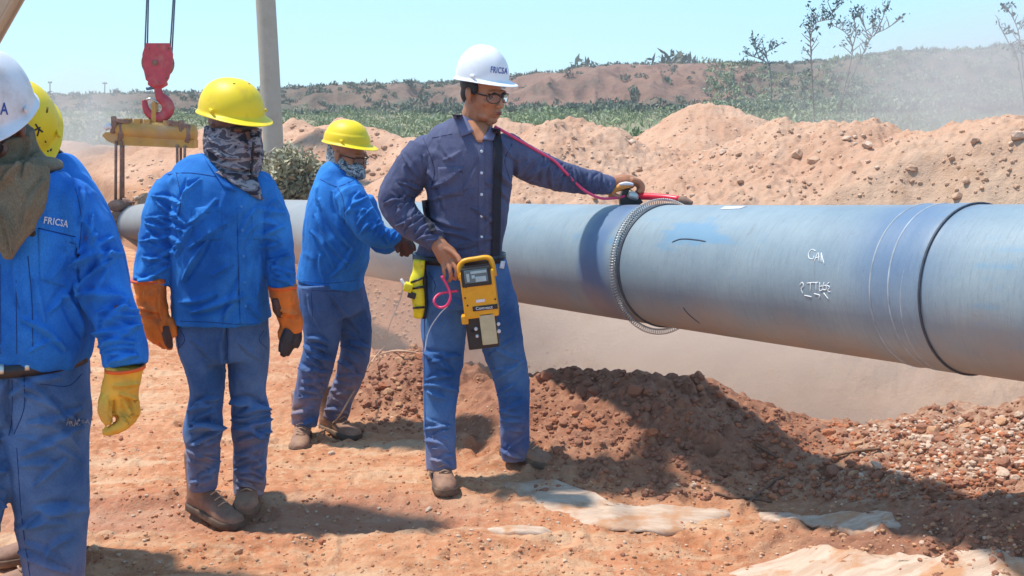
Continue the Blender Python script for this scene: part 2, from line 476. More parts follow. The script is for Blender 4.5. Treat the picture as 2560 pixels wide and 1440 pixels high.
def bvh_of(*objs):
    vs = []; fs = []
    for o in objs:
        k = len(vs); mw = o.matrix_world if o.parent is None else Matrix.Identity(4)
        vs.extend([v.co.copy() for v in o.data.vertices]); fs.extend([tuple(i+k for i in p.vertices) for p in o.data.polygons])
    return BVHTree.FromPolygons(vs, fs)
CO = Vector((0, 0, CAMZ))
def cast(b, px, py, fall=None):
    r = b.ray_cast(CO, ray(px, py))
    if r[0] is None: return (fall, Vector((0, -1, 0))) if fall is not None else (None, None)
    n_ = r[1]
    return r[0], (-n_ if n_.dot(ray(px, py)) > 0 else n_)
def patch(b, quad, off, n=10, m=10, name='pocket', mat=None, parent=None, wave=0.0, Y=None):
    """a piece of cloth lying on a surface; quad = 4 photo points tl,tr,br,bl"""
    g = Geo(); top = []; bot = []
    for i in range(m+1):
        for j in range(n+1):
            s = j/n; t = i/m
            x = (quad[0][0]*(1-s)+quad[1][0]*s)*(1-t)+(quad[3][0]*(1-s)+quad[2][0]*s)*t
            y = (quad[0][1]*(1-s)+quad[1][1]*s)*(1-t)+(quad[3][1]*(1-s)+quad[2][1]*s)*t
            h, nn = cast(b, x, y)
            if h is None:
                h = P(x, y, Y) if Y else (top[-1] if top else P(x, y, 4)); nn = -ray(x, y)
            nn = (nn*0.5-ray(x, y)*0.5).normalized()
            o = off*(1+wave*math.sin(s*7+t*5))
            top.append(h+nn*o); bot.append(h-nn*0.002)
    v = top+bot; K = len(top); f = []
    for i in range(m):
        for j in range(n):
            a = i*(n+1)+j
            f.append((a, a+n+1, a+n+2, a+1)); f.append((K+a, K+a+1, K+a+n+2, K+a+n+1))
    bd = [j for j in range(n+1)]+[i*(n+1)+n for i in range(1, m+1)]+[m*(n+1)+j for j in range(n-1, -1, -1)]+[i*(n+1) for i in range(m-1, 0, -1)]
    for i in range(len(bd)):
        a, c = bd[i], bd[(i+1) % len(bd)]; f.append((a, c, K+c, K+a))
    return g.add(v, f).build(name, mat, parent)
def cord_on(b, pts, r, off, name, mat, parent=None, n=6, Y=None, sub=6):
    q = []
    C = catmull(pts, sub)
    for c in C:
        h, nn = cast(b, c[0], c[1])
        if h is None:
            if Y is None: continue
            h = P(c[0], c[1], Y); nn = -ray(c[0], c[1])
        q.append(h+(nn*0.4-ray(c[0], c[1])*0.6).normalized()*off)
    if len(q) < 2: return None
    g = Geo(); g.add(*chain3([(p.x, p.y, p.z, r, r) for p in q], n, 1)); return g.build(name, mat, parent)

def text_on(b, s, px, py, wpx, ang, mat, parent, off=0.0015, name='lettering', cond=1.0):
    cu = bpy.data.curves.new('t', 'FONT'); cu.body = s; cu.size = 1.0; cu.resolution_u = 3; cu.fill_mode = 'BOTH'; cu.space_character = 1.08
    cu.offset = 0.018
    ob = bpy.data.objects.new('t', cu); col.objects.link(ob)
    dg = bpy.context.evaluated_depsgraph_get()
    me = bpy.data.meshes.new_from_object(ob.evaluated_get(dg))
    bpy.data.objects.remove(ob)
    xs = [v.co.x for v in me.vertices]; k = wpx/(max(xs)-min(xs)); x0 = min(xs)
    ca, sa = math.cos(ang), math.sin(ang)
    g = Geo(); V = []
    last = None
    for v in me.vertices:
        x = (v.co.x-x0)*k; y = -v.co.y*k*cond
        X = px+x*ca-y*sa; Yp = py+x*sa+y*ca
        h, nn = cast(b, X, Yp)
        if h is None: h, nn = (last if last else (P(X, Yp, 3.0), Vector((0, -1, 0))))
        last = (h, nn)
        V.append(h+nn*off)
    g.add(V, [tuple(p.vertices) for p in me.polygons])
    bpy.data.meshes.remove(me)
    return g.build(name, mat, parent, smooth=False)

# ================================================================== GROUND
TR_U = [-2500, -600, 0, 340, 700, 930, 1150, 1300, 1600, 1850, 2100, 2300, 2560, 3300, 5000]
TR_YN = [19, 17, 15, 11.3, 8.4, 6.9, 6.35, 6.0, 5.55, 5.3, 5.15, 5.0, 4.75, 4.2, 3.4]
TR_YT = [22.5, 20.5, 18.0, 14.6, 11.0, 9.2, 8.6, 8.2, 7.9, 7.8, 7.7, 7.6, 7.3, 6.6, 5.6]
def ufrom(X, Y):
    return 1280+FPX*X/np.maximum(Y*CP+1.4*SP, 0.6)
def seg_ridge(X, Y, pts, slope, rnd):
    """heap along a polyline of (x,y,height); falls at the soil's angle of repose"""
    best = np.full(X.shape, -99.0)
    if len(pts) == 1: pts = pts+[(pts[0][0]+0.01, pts[0][1], pts[0][2])]
    for a, b in zip(pts[:-1], pts[1:]):
        ax, ay = b[0]-a[0], b[1]-a[1]
        t = np.clip(((X-a[0])*ax+(Y-a[1])*ay)/(ax*ax+ay*ay+1e-9), 0, 1)
        dx = X-(a[0]+ax*t); dy = Y-(a[1]+ay*t)
        dist = np.sqrt(dx*dx+dy*dy)
        h = a[2]+(b[2]-a[2])*t
        best = np.maximum(best, h-slope*(np.sqrt(dist*dist+rnd*rnd)-rnd))
    return best
def pix_ridge(L):
    out = []
    for px, py, Y in L:
        p = P(px, py, Y); out.append((p.x, p.y, p.z))
    return out
RIDGES = [  # (points in photo px + distance, slope, rounding, soil: 0 tan heap, 1 moist brown, 2 pale gravel)
    (pix_ridge([(860, 945, 6.1), (960, 905, 6.0), (1040, 895, 5.8), (1130, 950, 5.7), (1240, 975, 5.5), (1340, 965, 5.35), (1430, 943, 5.2), (1570, 938, 5.05), (1680, 960, 4.95), (1830, 1003, 4.85), (1960, 1058, 4.75), (2090, 1100, 4.7)]), 0.46, 0.16, 1),
    (pix_ridge([(2090, 1100, 4.7), (2200, 1085, 4.6), (2340, 1068, 4.5), (2480, 1035, 4.35), (2620, 1020, 4.2), (2900, 1010, 3.9)]), 0.50, 0.16, 2),
    (pix_ridge([(2620, 1250, 3.35), (2900, 1180, 3.2)]), 0.5, 0.15, 1),
    (pix_ridge([(1435, 300, 10.0), (1350, 335, 10.4)]), 0.62, 0.30, 0),
    (pix_ridge([(1770, 256, 12.5), (1800, 262, 12.5)]), 0.62, 0.25, 3),
    (pix_ridge([(1620, 375, 10.0), (1690, 372, 10.2)]), 0.5, 0.4, 0),
    (pix_ridge([(1960, 324, 9.2), (2060, 328, 9.0), (2150, 319, 8.9), (2220, 334, 8.8)]), 0.55, 0.40, 0),
    (pix_ridge([(2480, 308, 7.9), (2640, 330, 7.6), (2950, 300, 7.2)]), 0.60, 0.40, 0),
    (pix_ridge([(1242, 291, 12.5), (1180, 330, 12.8)]), 0.6, 0.2, 0),
    (pix_ridge([(1010, 352, 14.0), (940, 340, 14.2)]), 0.5, 0.4, 0),
    (pix_ridge([(850, 306, 14.5), (790, 316, 14.8)]), 0.55, 0.4, 0),
    (pix_ridge([(730, 312, 16.0), (640, 318, 16.2), (540, 320, 16.5)]), 0.55, 0.4, 0),
    (pix_ridge([(430, 372, 16.5), (330, 372, 17.0), (240, 362, 17.5), (100, 350, 18)]), 0.5, 0.5, 0),
]
_R = random.Random(77)
FOOT = [(_R.uniform(-1.6, 1.4), _R.uniform(3.55, 5.3), _R.uniform(-0.6, 2.2)) for _ in range(46)]
def ground_h(X, Y, fine=True):
    u = ufrom(X, Y)
    yn = np.interp(u, TR_U, TR_YN)+fbm(X*1.3, Y*0.7, 0, 3, 3)*0.12
    yt = np.interp(u, TR_U, TR_YT)+fbm(X*0.8, Y*0.5, 0, 2, 5)*0.15
    yb = yn+0.45
    z = np.zeros_like(X)
    z = z-1.15*sstep(0, 1, (Y-yn)/(yb-yn))
    wall = np.clip((Y-yb)/(yt-yb), 0, 1)
    z = z+1.5*(wall**0.85)
    far = np.clip(Y-yt, 0, 60)
    z = z-0.004*far
    flat = (Y < yn)
    base_amp = 0.5
    moist = np.zeros_like(X); gravel = np.zeros_like(X); heap = np.zeros_like(X)
    for pts, sl, rnd, kind in RIDGES:
        wv = fbm(X*1.1, Y*1.1, 0, 3, 20)*0.10
        lump = fbm(X*3.2, Y*3.2, 0, 4, 21+kind)*(0.07 if kind in (1, 2) else 0.12)
        r = seg_ridge(X+wv, Y+wv, pts, sl, rnd)+lump
        if kind in (0, 3): r = r-0.9*np.clip(yt-Y, 0, 5)
        k = 0.10
        d = (r-z)
        hh = np.clip(0.5+0.5*d/k, 0, 1)
        zn = z*(1-hh)+r*hh+k*hh*(1-hh)
        if kind == 1: moist = np.maximum(moist, hh); gravel = gravel*(1-hh)
        elif kind == 2: gravel = np.maximum(gravel, hh); moist = np.maximum(moist, hh*0.8)
        else:
            heap = np.maximum(heap, hh); moist = moist*(1-hh); gravel = gravel*(1-hh)
        z = np.where(r > z-0.3, zn, z)
    # broad undulation, tyre/foot trampled relief, clods
    z = z+fbm(X*0.9, Y*0.9, 0, 3, 31)*0.035*np.clip(Y/3, 0, 1)
    near = sstep(16, 9, Y)
    if fine:
        wallsm = sstep(0.5, 1.0, Y-yn)*sstep(0.3, -0.2, Y-yt)
        rough = (1-0.55*wallsm)
        z = z+wallsm*(fbm(X*1.6, Y*1.6, 0, 3, 61)*0.10+(ridged(X*2.4+Y*0.9, Y*0.7, 0, 3, 62)-0.5)*0.07)
        c1 = ridged(X*7, Y*7, 0, 4, 41)
        z = z+(c1-0.5)*0.026*rough*(0.55+0.8*np.maximum(moist, heap))
        c2 = np.abs(fbm(X*16, Y*16, 0, 3, 43))
        z = z+c2*0.022*rough*near*(1+1.0*np.maximum(moist, heap))
        c3 = np.clip(vnoise(X*22, Y*22, 0, 47)-0.62, 0, 1)
        z = z+c3*0.05*rough*near*(0.2+1.3*np.maximum(moist, heap*0.8))
        # scuffed streaks running across the track
        z = z+fbm(X*2.2, Y*11, 0, 3, 53)*0.012*rough*near*(1-moist)
    # shallow groove across the track, tinted pinkish brown, and boot prints pressed into it
    rc = 4.03+0.03*np.sin(X*2.3)+0.02*np.sin(X*5.1)
    groove_mask = sstep(-3.2, -2.2, X)*sstep(0.1, -0.5, X)
    z = z-0.035*np.exp(-((Y-rc)/0.13)**4)*groove_mask+0.012*np.exp(-((Y-rc-0.22)/0.07)**2)*groove_mask+0.012*np.exp(-((Y-rc+0.22)/0.07)**2)*groove_mask
    if fine:
        for fx, fy, fa in FOOT:
            m = (np.abs(X-fx) < 0.25) & (np.abs(Y-fy) < 0.25)
            if not m.any(): continue
            dx = X[m]-fx; dy = Y[m]-fy; ca, sa = math.cos(fa), math.sin(fa); a = dx*ca+dy*sa; b = -dx*sa+dy*ca
            e1 = np.exp(-(((a-0.05)/0.085)**2+(b/0.045)**2)**2); e2 = np.exp(-(((a+0.09)/0.045)**2+(b/0.036)**2)**2)
            rim = np.exp(-((np.sqrt((a/1.0)**2+(b*2.1)**2)-0.165)/0.025)**2)
            z[m] = z[m]-0.016*np.maximum(e1, e2)+0.008*rim+0.003*np.sin(a*190)*np.maximum(e1, e2)
    return z, moist, gravel, heap

def axis_dense(lo, hi, mid0, mid1, nd, no):
    a = mid0-(np.linspace(1, 0, no, endpoint=False)**1.8)*(mid0-lo)
    b = np.linspace(mid0, mid1, nd, endpoint=False)
    c = mid1+(np.linspace(0, 1, no)**1.8)*(hi-mid1)
    return np.concatenate([a, b, c])
T = axis_dense(-1.3, 1.3, -0.33, 0.36, 820, 70)
Ys = np.concatenate([np.linspace(-4, 2.9, 30, endpoint=False), 3.0*np.exp(np.linspace(0, math.log(10.5/3.0), 500, endpoint=False)), 10.5*np.exp(np.linspace(0, math.log(24/10.5), 150, endpoint=False)), 24*np.exp(np.linspace(0, math.log(110/24), 40))])
TT, YY = np.meshgrid(T, Ys)
XX = TT*(YY+6.0)
ZZ, MO, GR, HE = ground_h(XX, YY)
def grid_obj(name, X, Y, Z, mat):
    ny, nx = X.shape
    V = np.stack([X, Y, Z], -1).reshape(-1, 3)
    idx = np.arange(ny*nx).reshape(ny, nx)
    F = np.stack([idx[:-1, :-1], idx[:-1, 1:], idx[1:, 1:], idx[1:, :-1]], -1).reshape(-1, 4)
    me = bpy.data.meshes.new(name)
    me.vertices.add(len(V)); me.vertices.foreach_set('co', V.ravel())
    me.loops.add(F.size); me.loops.foreach_set('vertex_index', F.ravel().astype(np.int32))
    me.polygons.add(len(F)); me.polygons.foreach_set('loop_start', np.arange(0, F.size, 4, dtype=np.int32))
    me.update(calc_edges=True)
    me.polygons.foreach_set('use_smooth', np.ones(len(F), bool))
    me.materials.append(mat)
    o = bpy.data.objects.new(name, me); col.objects.link(o)
    return o
def soil_mat():
    m, nt, b = new_mat('desert_soil'); N = nt.nodes; L = nt.links
    tc = N.new('ShaderNodeTexCoord')
    at = N.new('ShaderNodeAttribute'); at.attribute_name = 'soil'
    sep = N.new('ShaderNodeSeparateColor'); L.new(at.outputs['Color'], sep.inputs[0])
    def noise(s, d=6, r=0.6, vec=None):
        n = N.new('ShaderNodeTexNoise'); n.inputs['Scale'].default_value = s; n.inputs['Detail'].default_value = d; n.inputs['Roughness'].default_value = r
        L.new(vec if vec else tc.outputs['Object'], n.inputs['Vector']); return n.outputs['Fac']
    def mix(f, a, c):
        x = N.new('ShaderNodeMixRGB')
        if isinstance(f, float): x.inputs['Fac'].default_value = f
        else: L.new(f, x.inputs['Fac'])
        for k, q in (('Color1', a), ('Color2', c)):
            if isinstance(q, tuple): x.inputs[k].default_value = (*q, 1)
            else: L.new(q, x.inputs[k])
        return x.outputs[0]
    def rng_(v, a, c, t0=0.0, t1=1.0):
        r = N.new('ShaderNodeMapRange'); r.inputs['From Min'].default_value = a; r.inputs['From Max'].default_value = c
        r.inputs['To Min'].default_value = t0; r.inputs['To Max'].default_value = t1
        L.new(v, r.inputs['Value']); return r.outputs[0]
    tan = mix(rng_(noise(1.1), 0.38, 0.62), (0.56, 0.225, 0.112), (0.63, 0.33, 0.185))
    tan = mix(rng_(noise(7), 0.45, 0.7), tan, (0.46, 0.185, 0.085))
    mpv = N.new('ShaderNodeMapping'); mpv.inputs['Scale'].default_value = (1, 5, 1); L.new(tc.outputs['Object'], mpv.inputs['Vector'])
    tan = mix(rng_(noise(30, 8), 0.5, 0.72), tan, (0.64, 0.41, 0.25))
    tan = mix(rng_(noise(1.3, 7, 0.65, mpv.outputs[0]), 0.5, 0.62, 0.0, 0.75), tan, (0.66, 0.43, 0.27))
    tan = mix(rng_(noise(2.9, 7, 0.65, mpv.outputs[0]), 0.54, 0.64, 0.0, 0.6), tan, (0.44, 0.17, 0.085))
    heap = mix(rng_(noise(1.6), 0.35, 0.65), (0.52, 0.30, 0.20), (0.60, 0.385, 0.27))
    heap = mix(rng_(noise(14, 8), 0.5, 0.7), heap, (0.46, 0.25, 0.155))
    moist = mix(rng_(noise(3), 0.35, 0.65), (0.29, 0.125, 0.075), (0.39, 0.19, 0.12))
    moist = mix(rng_(noise(26, 8), 0.5, 0.72), moist, (0.46, 0.25, 0.155))
    grav = mix(rng_(noise(24, 4), 0.42, 0.6), (0.34, 0.165, 0.10), (0.50, 0.31, 0.21))
    wall = mix(rng_(noise(1.3), 0.35, 0.65), (0.50, 0.335, 0.235), (0.56, 0.39, 0.275))
    wall = mix(rng_(noise(5, 8), 0.52, 0.68), wall, (0.48, 0.30, 0.19))
    at2 = N.new('ShaderNodeAttribute'); at2.attribute_name = 'soil2'
    sep2 = N.new('ShaderNodeSeparateColor'); L.new(at2.outputs['Color'], sep2.inputs[0])
    c = mix(sep.outputs[2], tan, heap)
    c = mix(sep2.outputs[0], c, wall)
    rm = N.new('ShaderNodeMath'); rm.operation = 'MULTIPLY'; L.new(sep2.outputs[2], rm.inputs[0]); rm.inputs[1].default_value = 0.6
    c = mix(rm.outputs[0], c, (0.43, 0.20, 0.135))  # pinkish-brown tone along the groove
    c = mix(sep.outputs[0], c, moist)
    c = mix(sep.outputs[1], c, grav)
    green = mix(rng_(noise(0.8), 0.4, 0.6), (0.20, 0.20, 0.12), (0.33, 0.26, 0.17))
    c = mix(sep2.outputs[1], c, green)
    L.new(c, b.inputs['Base Color'])
    b.inputs['Roughness'].default_value = 0.95; b.inputs['Specular IOR Level'].default_value = 0.15
    bp = N.new('ShaderNodeBump'); bp.inputs['Strength'].default_value = 0.8; bp.inputs['Distance'].default_value = 0.02
    ad = N.new('ShaderNodeMath'); ad.operation = 'ADD'
    L.new(noise(45, 9, 0.7), ad.inputs[0]); L.new(noise(11, 6, 0.6), ad.inputs[1])
    L.new(ad.outputs[0], bp.inputs['Height']); L.new(bp.outputs[0], b.inputs['Normal'])
    return m
M['soil'] = soil_mat()
ground = grid_obj('ground', XX, YY, ZZ, M['soil'])
tag(ground, 'sandy reddish track, open trench and dirt heaps beside it', kind='structure')
def set_soil(o, X, Y, MO, GR, HE):
    u = ufrom(X, Y); yn = np.interp(u, TR_U, TR_YN); yt = np.interp(u, TR_U, TR_YT)
    wall = sstep(0.5, 1.2, Y-yn)*sstep(0.4, -0.4, Y-yt)*sstep(1100, 1280, u)
    wall2 = sstep(0.1, 0.5, Y-yn)*sstep(0.4, -0.4, Y-yt)*(1-sstep(1150, 1320, u))
    green = sstep(13, 19, Y)*(1-HE)
    M1 = np.maximum(MO*(1-wall), wall2*0.75)*(1-0*wall); GR = GR*(1-wall)
    a = o.data.color_attributes.new('soil', 'FLOAT_COLOR', 'POINT')
    D = np.stack([M1, GR, HE, np.ones_like(X)], -1).astype(np.float32); a.data.foreach_set('color', D.ravel())
    a = o.data.color_attributes.new('soil2', 'FLOAT_COLOR', 'POINT')
    D = np.stack([wall, green, np.exp(-((Y-4.03)/0.2)**4)*sstep(-3.2, -2.2, X)*sstep(0.3, -0.5, X), np.ones_like(X)], -1).astype(np.float32); a.data.foreach_set('color', D.ravel())
set_soil(ground, XX, YY, MO, GR, HE)
GI_T, GI_Y = T, Ys
def gz(x, y):
    """ground height by looking up the built mesh"""
    i = int(np.clip(np.searchsorted(Ys, y)-1, 0, len(Ys)-2)); fy = (y-Ys[i])/(Ys[i+1]-Ys[i])
    t = x/(y+6.0); j = int(np.clip(np.searchsorted(T, t)-1, 0, len(T)-2)); ft = (t-T[j])/(T[j+1]-T[j])
    return (ZZ[i, j]*(1-ft)+ZZ[i, j+1]*ft)*(1-fy)+(ZZ[i+1, j]*(1-ft)+ZZ[i+1, j+1]*ft)*fy

# ------------------------------------------------------------------ hills
SKU = [-2500, -400, 0, 180, 400, 620, 720, 900, 1130, 1290, 1400, 1460, 1600, 1900, 2060, 2160, 2300, 2450, 2560, 3000, 5000]
SKY = [236, 240, 243, 243, 238, 233, 226, 217, 212, 193, 182, 168, 163, 162, 157, 142, 132, 126, 119, 105, 110]
hu = np.concatenate([np.linspace(-2400, -200, 30, endpoint=False), np.linspace(-200, 2760, 760, endpoint=False), np.linspace(2760, 4900, 30)])
hy = np.concatenate([np.linspace(85, 190, 150, endpoint=False), np.linspace(190, 420, 20)])
HU, HY = np.meshgrid(hu, hy)
HX = (HU-1280)/FPX*HY*CP
bas = 243.0+np.interp(HU, [0, 900, 1300, 2000, 2560], [62, 55, 45, 40, 20])
skyl = np.interp(HU, SKU, SKY)+fbm(HU/60.0, 0*HU, 0, 3, 70)*3.0
tt = np.clip((HY-85)/105.0, 0, 1)
gul = ridged(HX*0.10, HY*0.05, 0, 4, 71)
prof = np.clip(tt+(gul-0.5)*0.62*np.sin(np.clip(tt, 0, 1)*PI), 0, 1)
prof = 0.35*sstep(0, 1, prof)+0.65*sstep(0.35, 0.85, prof)
pyy = bas+(skyl-bas)*prof
dd = HY/(CP-(pyy-720)/FPX*SP)
HZ = CAMZ-dd*SP-(pyy-720)/FPX*dd*CP
kk = HY > 190
edgeZ = HZ[150, :]
HZ = HZ+ridged(HX*0.35, HY*0.2, 0, 3, 77)*0.5*np.sin(tt*PI)
HZ = np.where(kk, edgeZ[None, :]-(HY-190)*0.01, HZ)
def hill_mat():
    m, nt, b = new_mat('eroded_hillside'); N = nt.nodes; L = nt.links
    tc = N.new('ShaderNodeTexCoord')
    def noise(s, d=6, r=0.6):
        n = N.new('ShaderNodeTexNoise'); n.inputs['Scale'].default_value = s; n.inputs['Detail'].default_value = d; n.inputs['Roughness'].default_value = r
        L.new(tc.outputs['Object'], n.inputs['Vector']); return n.outputs['Fac']
    r1 = N.new('ShaderNodeMapRange'); r1.inputs['From Min'].default_value = 0.4; r1.inputs['From Max'].default_value = 0.6; L.new(noise(0.09, 8, 0.7), r1.inputs['Value'])
    x1 = N.new('ShaderNodeMixRGB'); L.new(r1.outputs[0], x1.inputs['Fac']); x1.inputs['Color1'].default_value = (0.21, 0.115, 0.085, 1); x1.inputs['Color2'].default_value = (0.32, 0.19, 0.14, 1)
    r2 = N.new('ShaderNodeMapRange'); r2.inputs['From Min'].default_value = 0.5; r2.inputs['From Max'].default_value = 0.62; L.new(noise(0.35, 8, 0.75), r2.inputs['Value'])
    at = N.new('ShaderNodeAttribute'); at.attribute_name = 'scrub'
    sp = N.new('ShaderNodeSeparateColor'); L.new(at.outputs['Color'], sp.inputs[0])
    mm = N.new('ShaderNodeMath'); mm.operation = 'MULTIPLY_ADD'; mm.use_clamp = True
    L.new(r2.outputs[0], mm.inputs[0]); mm.inputs[1].default_value = 0.55; L.new(sp.outputs[0], mm.inputs[2])
    x2 = N.new('ShaderNodeMixRGB'); L.new(mm.outputs[0], x2.inputs['Fac']); L.new(x1.outputs[0], x2.inputs['Color1']); x2.inputs['Color2'].default_value = (0.125, 0.125, 0.09, 1)
    L.new(x2.outputs[0], b.inputs['Base Color']); b.inputs['Roughness'].default_value = 0.95; b.inputs['Specular IOR Level'].default_value = 0.1
    bp = N.new('ShaderNodeBump'); bp.inputs['Strength'].default_value = 0.7; bp.inputs['Distance'].default_value = 1.2
    L.new(noise(0.5, 8, 0.7), bp.inputs['Height']); L.new(bp.outputs[0], b.inputs['Normal'])
    return m
M['hill'] = hill_mat()
hill = grid_obj('hill', HX, HY, HZ, M['hill'])
tag(hill, 'long low eroded hillside with brown cliffs on the horizon', kind='structure')
scr = np.interp(HU, [0, 700, 1150, 1290, 1800, 1950, 2560], [0.5, 0.45, 0.15, -0.15, -0.1, 0.55, 0.7])+sstep(0.45, 0.15, tt)*0.8+sstep(0.9, 1.0, tt)*0.5
a = hill.data.color_attributes.new('scrub', 'FLOAT_COLOR', 'POINT')
a.data.foreach_set('color', np.stack([np.clip(scr, -0.5, 1)]*3+[np.ones_like(scr)], -1).astype(np.float32).ravel())
# far plain out to the horizon
g = Geo()
for i in range(2): pass
pl = Geo().add([(-2500, 60, -1.2), (2500, 60, -1.2), (2500, 2500, -1.2), (-2500, 2500, -1.2)], [(0, 1, 2, 3)]).build('plain', M['hill'])
tag(pl, kind='structure')
outer = Geo().add([(-60, -60, -1.9), (60, -60, -1.9), (60, 60, -1.9), (-60, 60, -1.9)], [(0, 1, 2, 3)]).build('subsoil', M['soil'])
tag(outer, kind='structure')

# ------------------------------------------------------------------ scrub (one mass of brush nobody could count)
def brush_mass(name, items, mat, label, leaves=46, seed=1, big=1.0):
    R = np.random.default_rng(seed)
    n = len(items); A = np.array(items)      # x,y,z,r,h
    tot = n*leaves
    c = np.repeat(A, leaves, axis=0)
    d = R.normal(size=(tot, 3)); d /= np.linalg.norm(d, axis=1)[:, None]
    rad = R.uniform(0.35, 1.0, tot)**0.6
    lump = 1+0.35*np.sin(d[:, 0]*5+c[:, 0]*3)*np.cos(d[:, 2]*4+c[:, 1]*2)
    pos = np.empty((tot, 3))
    pos[:, 0] = c[:, 0]+d[:, 0]*rad*c[:, 3]*lump
    pos[:, 1] = c[:, 1]+d[:, 1]*rad*c[:, 3]*lump
    pos[:, 2] = c[:, 2]+(0.45+0.55*d[:, 2]*rad*lump)*c[:, 4]
    sz = c[:, 3]*R.uniform(0.07, 0.17, tot)*big
    u = R.normal(size=(tot, 3)); u /= np.linalg.norm(u, axis=1)[:, None]
    v = np.cross(u, R.normal(size=(tot, 3))); v /= np.linalg.norm(v, axis=1)[:, None]
    u[:, 2] *= 1.5
    V = np.stack([pos-u*sz[:, None], pos+v*sz[:, None]*0.5, pos+u*sz[:, None]*1.1, pos-v*sz[:, None]*0.45], 1).reshape(-1, 3)
    F = np.arange(tot*4, dtype=np.int32)
    me = bpy.data.meshes.new(name)
    me.vertices.add(len(V)); me.vertices.foreach_set('co', V.ravel())
    me.loops.add(len(F)); me.loops.foreach_set('vertex_index', F)
    me.polygons.add(tot); me.polygons.foreach_set('loop_start', np.arange(0, tot*4, 4, dtype=np.int32))
    me.update(calc_edges=True)
    me.materials.append(mat)
    o = bpy.data.objects.new(name, me); col.objects.link(o)
    tag(o, label, kind='stuff'); return o
def leafmat(name, a, b, c, sc_=0.6):
    m, nt, bb = new_mat(name); N = nt.nodes; L = nt.links
    tc = N.new('ShaderNodeTexCoord'); n = N.new('ShaderNodeTexNoise'); n.inputs['Scale'].default_value = sc_; n.inputs['Detail'].default_value = 3
    L.new(tc.outputs['Object'], n.inputs['Vector'])
    cr = N.new('ShaderNodeValToRGB'); e = cr.color_ramp.elements
    e[0].position = 0.38; e[0].color = (*a, 1); e[1].position = 0.62; e[1].color = (*c, 1); k = e.new(0.5); k.color = (*b, 1)
    L.new(n.outputs['Fac'], cr.inputs['Fac']); L.new(cr.outputs[0], bb.inputs['Base Color'])
    bb.inputs['Roughness'].default_value = 0.7; bb.inputs['Specular IOR Level'].default_value = 0.2
    return m
M['brush'] = leafmat('desert_brush_leaves', (0.20, 0.25, 0.125), (0.27, 0.31, 0.16), (0.36, 0.36, 0.24))
M['brush_far'] = leafmat('distant_brush_leaves', (0.09, 0.12, 0.08), (0.14, 0.165, 0.105), (0.20, 0.195, 0.14), 0.2)
R = random.Random(5); items = []
for i in range(5600):
    Y = 15*math.exp(R.random()**0.8*math.log(95/15)); u = R.uniform(-250, 2850)
    X = (u-1280)/FPX*(Y*CP+1.0*SP)
    z = gz(X, Y)
    if Y < 20 and ground_h(np.array([X]), np.array([Y]), False)[3][0] > 0.3: continue
    if vnoise(np.array([X*0.16]), np.array([Y*0.10]), 0, 5)[0]+R.random()*0.3 < 0.5: continue
    r = R.uniform(0.16, 0.38)*(1+Y/200)
    if R.random() < 0.12: r *= 1.7
    if u < 1150: r *= 0.8
    items.append((X, Y, z-0.05, r*1.2, r*R.uniform(0.7, 1.25)))
brush_mass('brush', items, M['brush'], 'green desert brush covering the flat beyond the dirt heaps', 60, 3)
items = []
hz_i = lambda u, y: float(HZ[int(np.clip(np.searchsorted(hy, y), 0, len(hy)-1)), int(np.clip(np.searchsorted(hu, u), 0, len(hu)-1))])
for i in range(4200):
    Y = 86+109*R.random()**1.5; u = R.uniform(-150, 2750)
    if 1290 < u < 1820 and 120 < Y < 182 and R.random() < 0.8: continue
    if i > 3300: Y = R.uniform(184, 198)
    X = (u-1280)/FPX*Y*CP; r = R.uniform(0.3, 0.75)
    items.append((X, Y, hz_i(u, Y)-0.2, r, r*R.uniform(0.9, 1.3)))
for u, r in ((1450, 2.0), (1480, 1.2), (1660, 2.2), (1690, 2.6), (1720, 1.8), (1295, 0.9), (1320, 0.9), (2240, 1.2), (2290, 1.1), (2480, 1.3), (230, 1.0), (560, 1.2), (870, 1.1), (1100, 1.0)):
    Y = 190; items.append(((u-1280)/FPX*Y*CP, Y, hz_i(u, Y)-0.3, r, r*1.1))
it2 = []
for i in range(1500):
    u = R.uniform(1760, 2750); Y = 86+R.random()**1.3*70; r = R.uniform(0.35, 0.9)
    it2.append(((u-1280)/FPX*Y*CP, Y, hz_i(u, Y)-0.1, r, r*R.uniform(0.7, 1.1)))
brush_mass('slope_brush', it2, M['brush'], 'olive brush climbing the lower hillside at right', 34, 6, 2.0)
brush_mass('distant_brush', items, M['brush_far'], 'dark low scrub dotted over the far hillside', 34, 4, 2.6)

# ------------------------------------------------------------------ stones and clods (parts of the ground)
def rock_mesh(seed, mat):
    bm = bmesh.new(); bmesh.ops.create_icosphere(bm, subdivisions=2, radius=1)
    R = random.Random(seed); sc3 = (1, R.uniform(0.7, 1.0), R.uniform(0.5, 0.75))
    ph = [R.uniform(0, 6) for _ in range(6)]
    cuts = [(Vector((R.gauss(0, 1), R.gauss(0, 1), R.gauss(0, 1))).normalized(), R.uniform(0.6, 0.85)) for _ in range(7)]
    for v in bm.verts:
        c = v.co
        for n_, d_ in cuts:
            e = c.dot(n_)
            if e > d_: c = c-n_*(e-d_)
        k = 1+0.10*math.sin(c.x*4+ph[0])*math.cos(c.y*4+ph[1])+0.07*math.sin(c.z*7+ph[2])
        v.co = Vector((c.x*sc3[0], c.y*sc3[1], c.z*sc3[2]))*k
    me = bpy.data.meshes.new('stone'); bm.to_mesh(me); bm.free(); me.materials.append(mat); return me
M['stone_pale'] = simple('pale_stone', (0.58, 0.41, 0.30), 0.9, vary=0.2, scale=8, bump=0.5, bscale=12)
M['stone_tan'] = simple('tan_clod', (0.50, 0.27, 0.15), 0.95, vary=0.2, scale=8, bump=0.6, bscale=12)
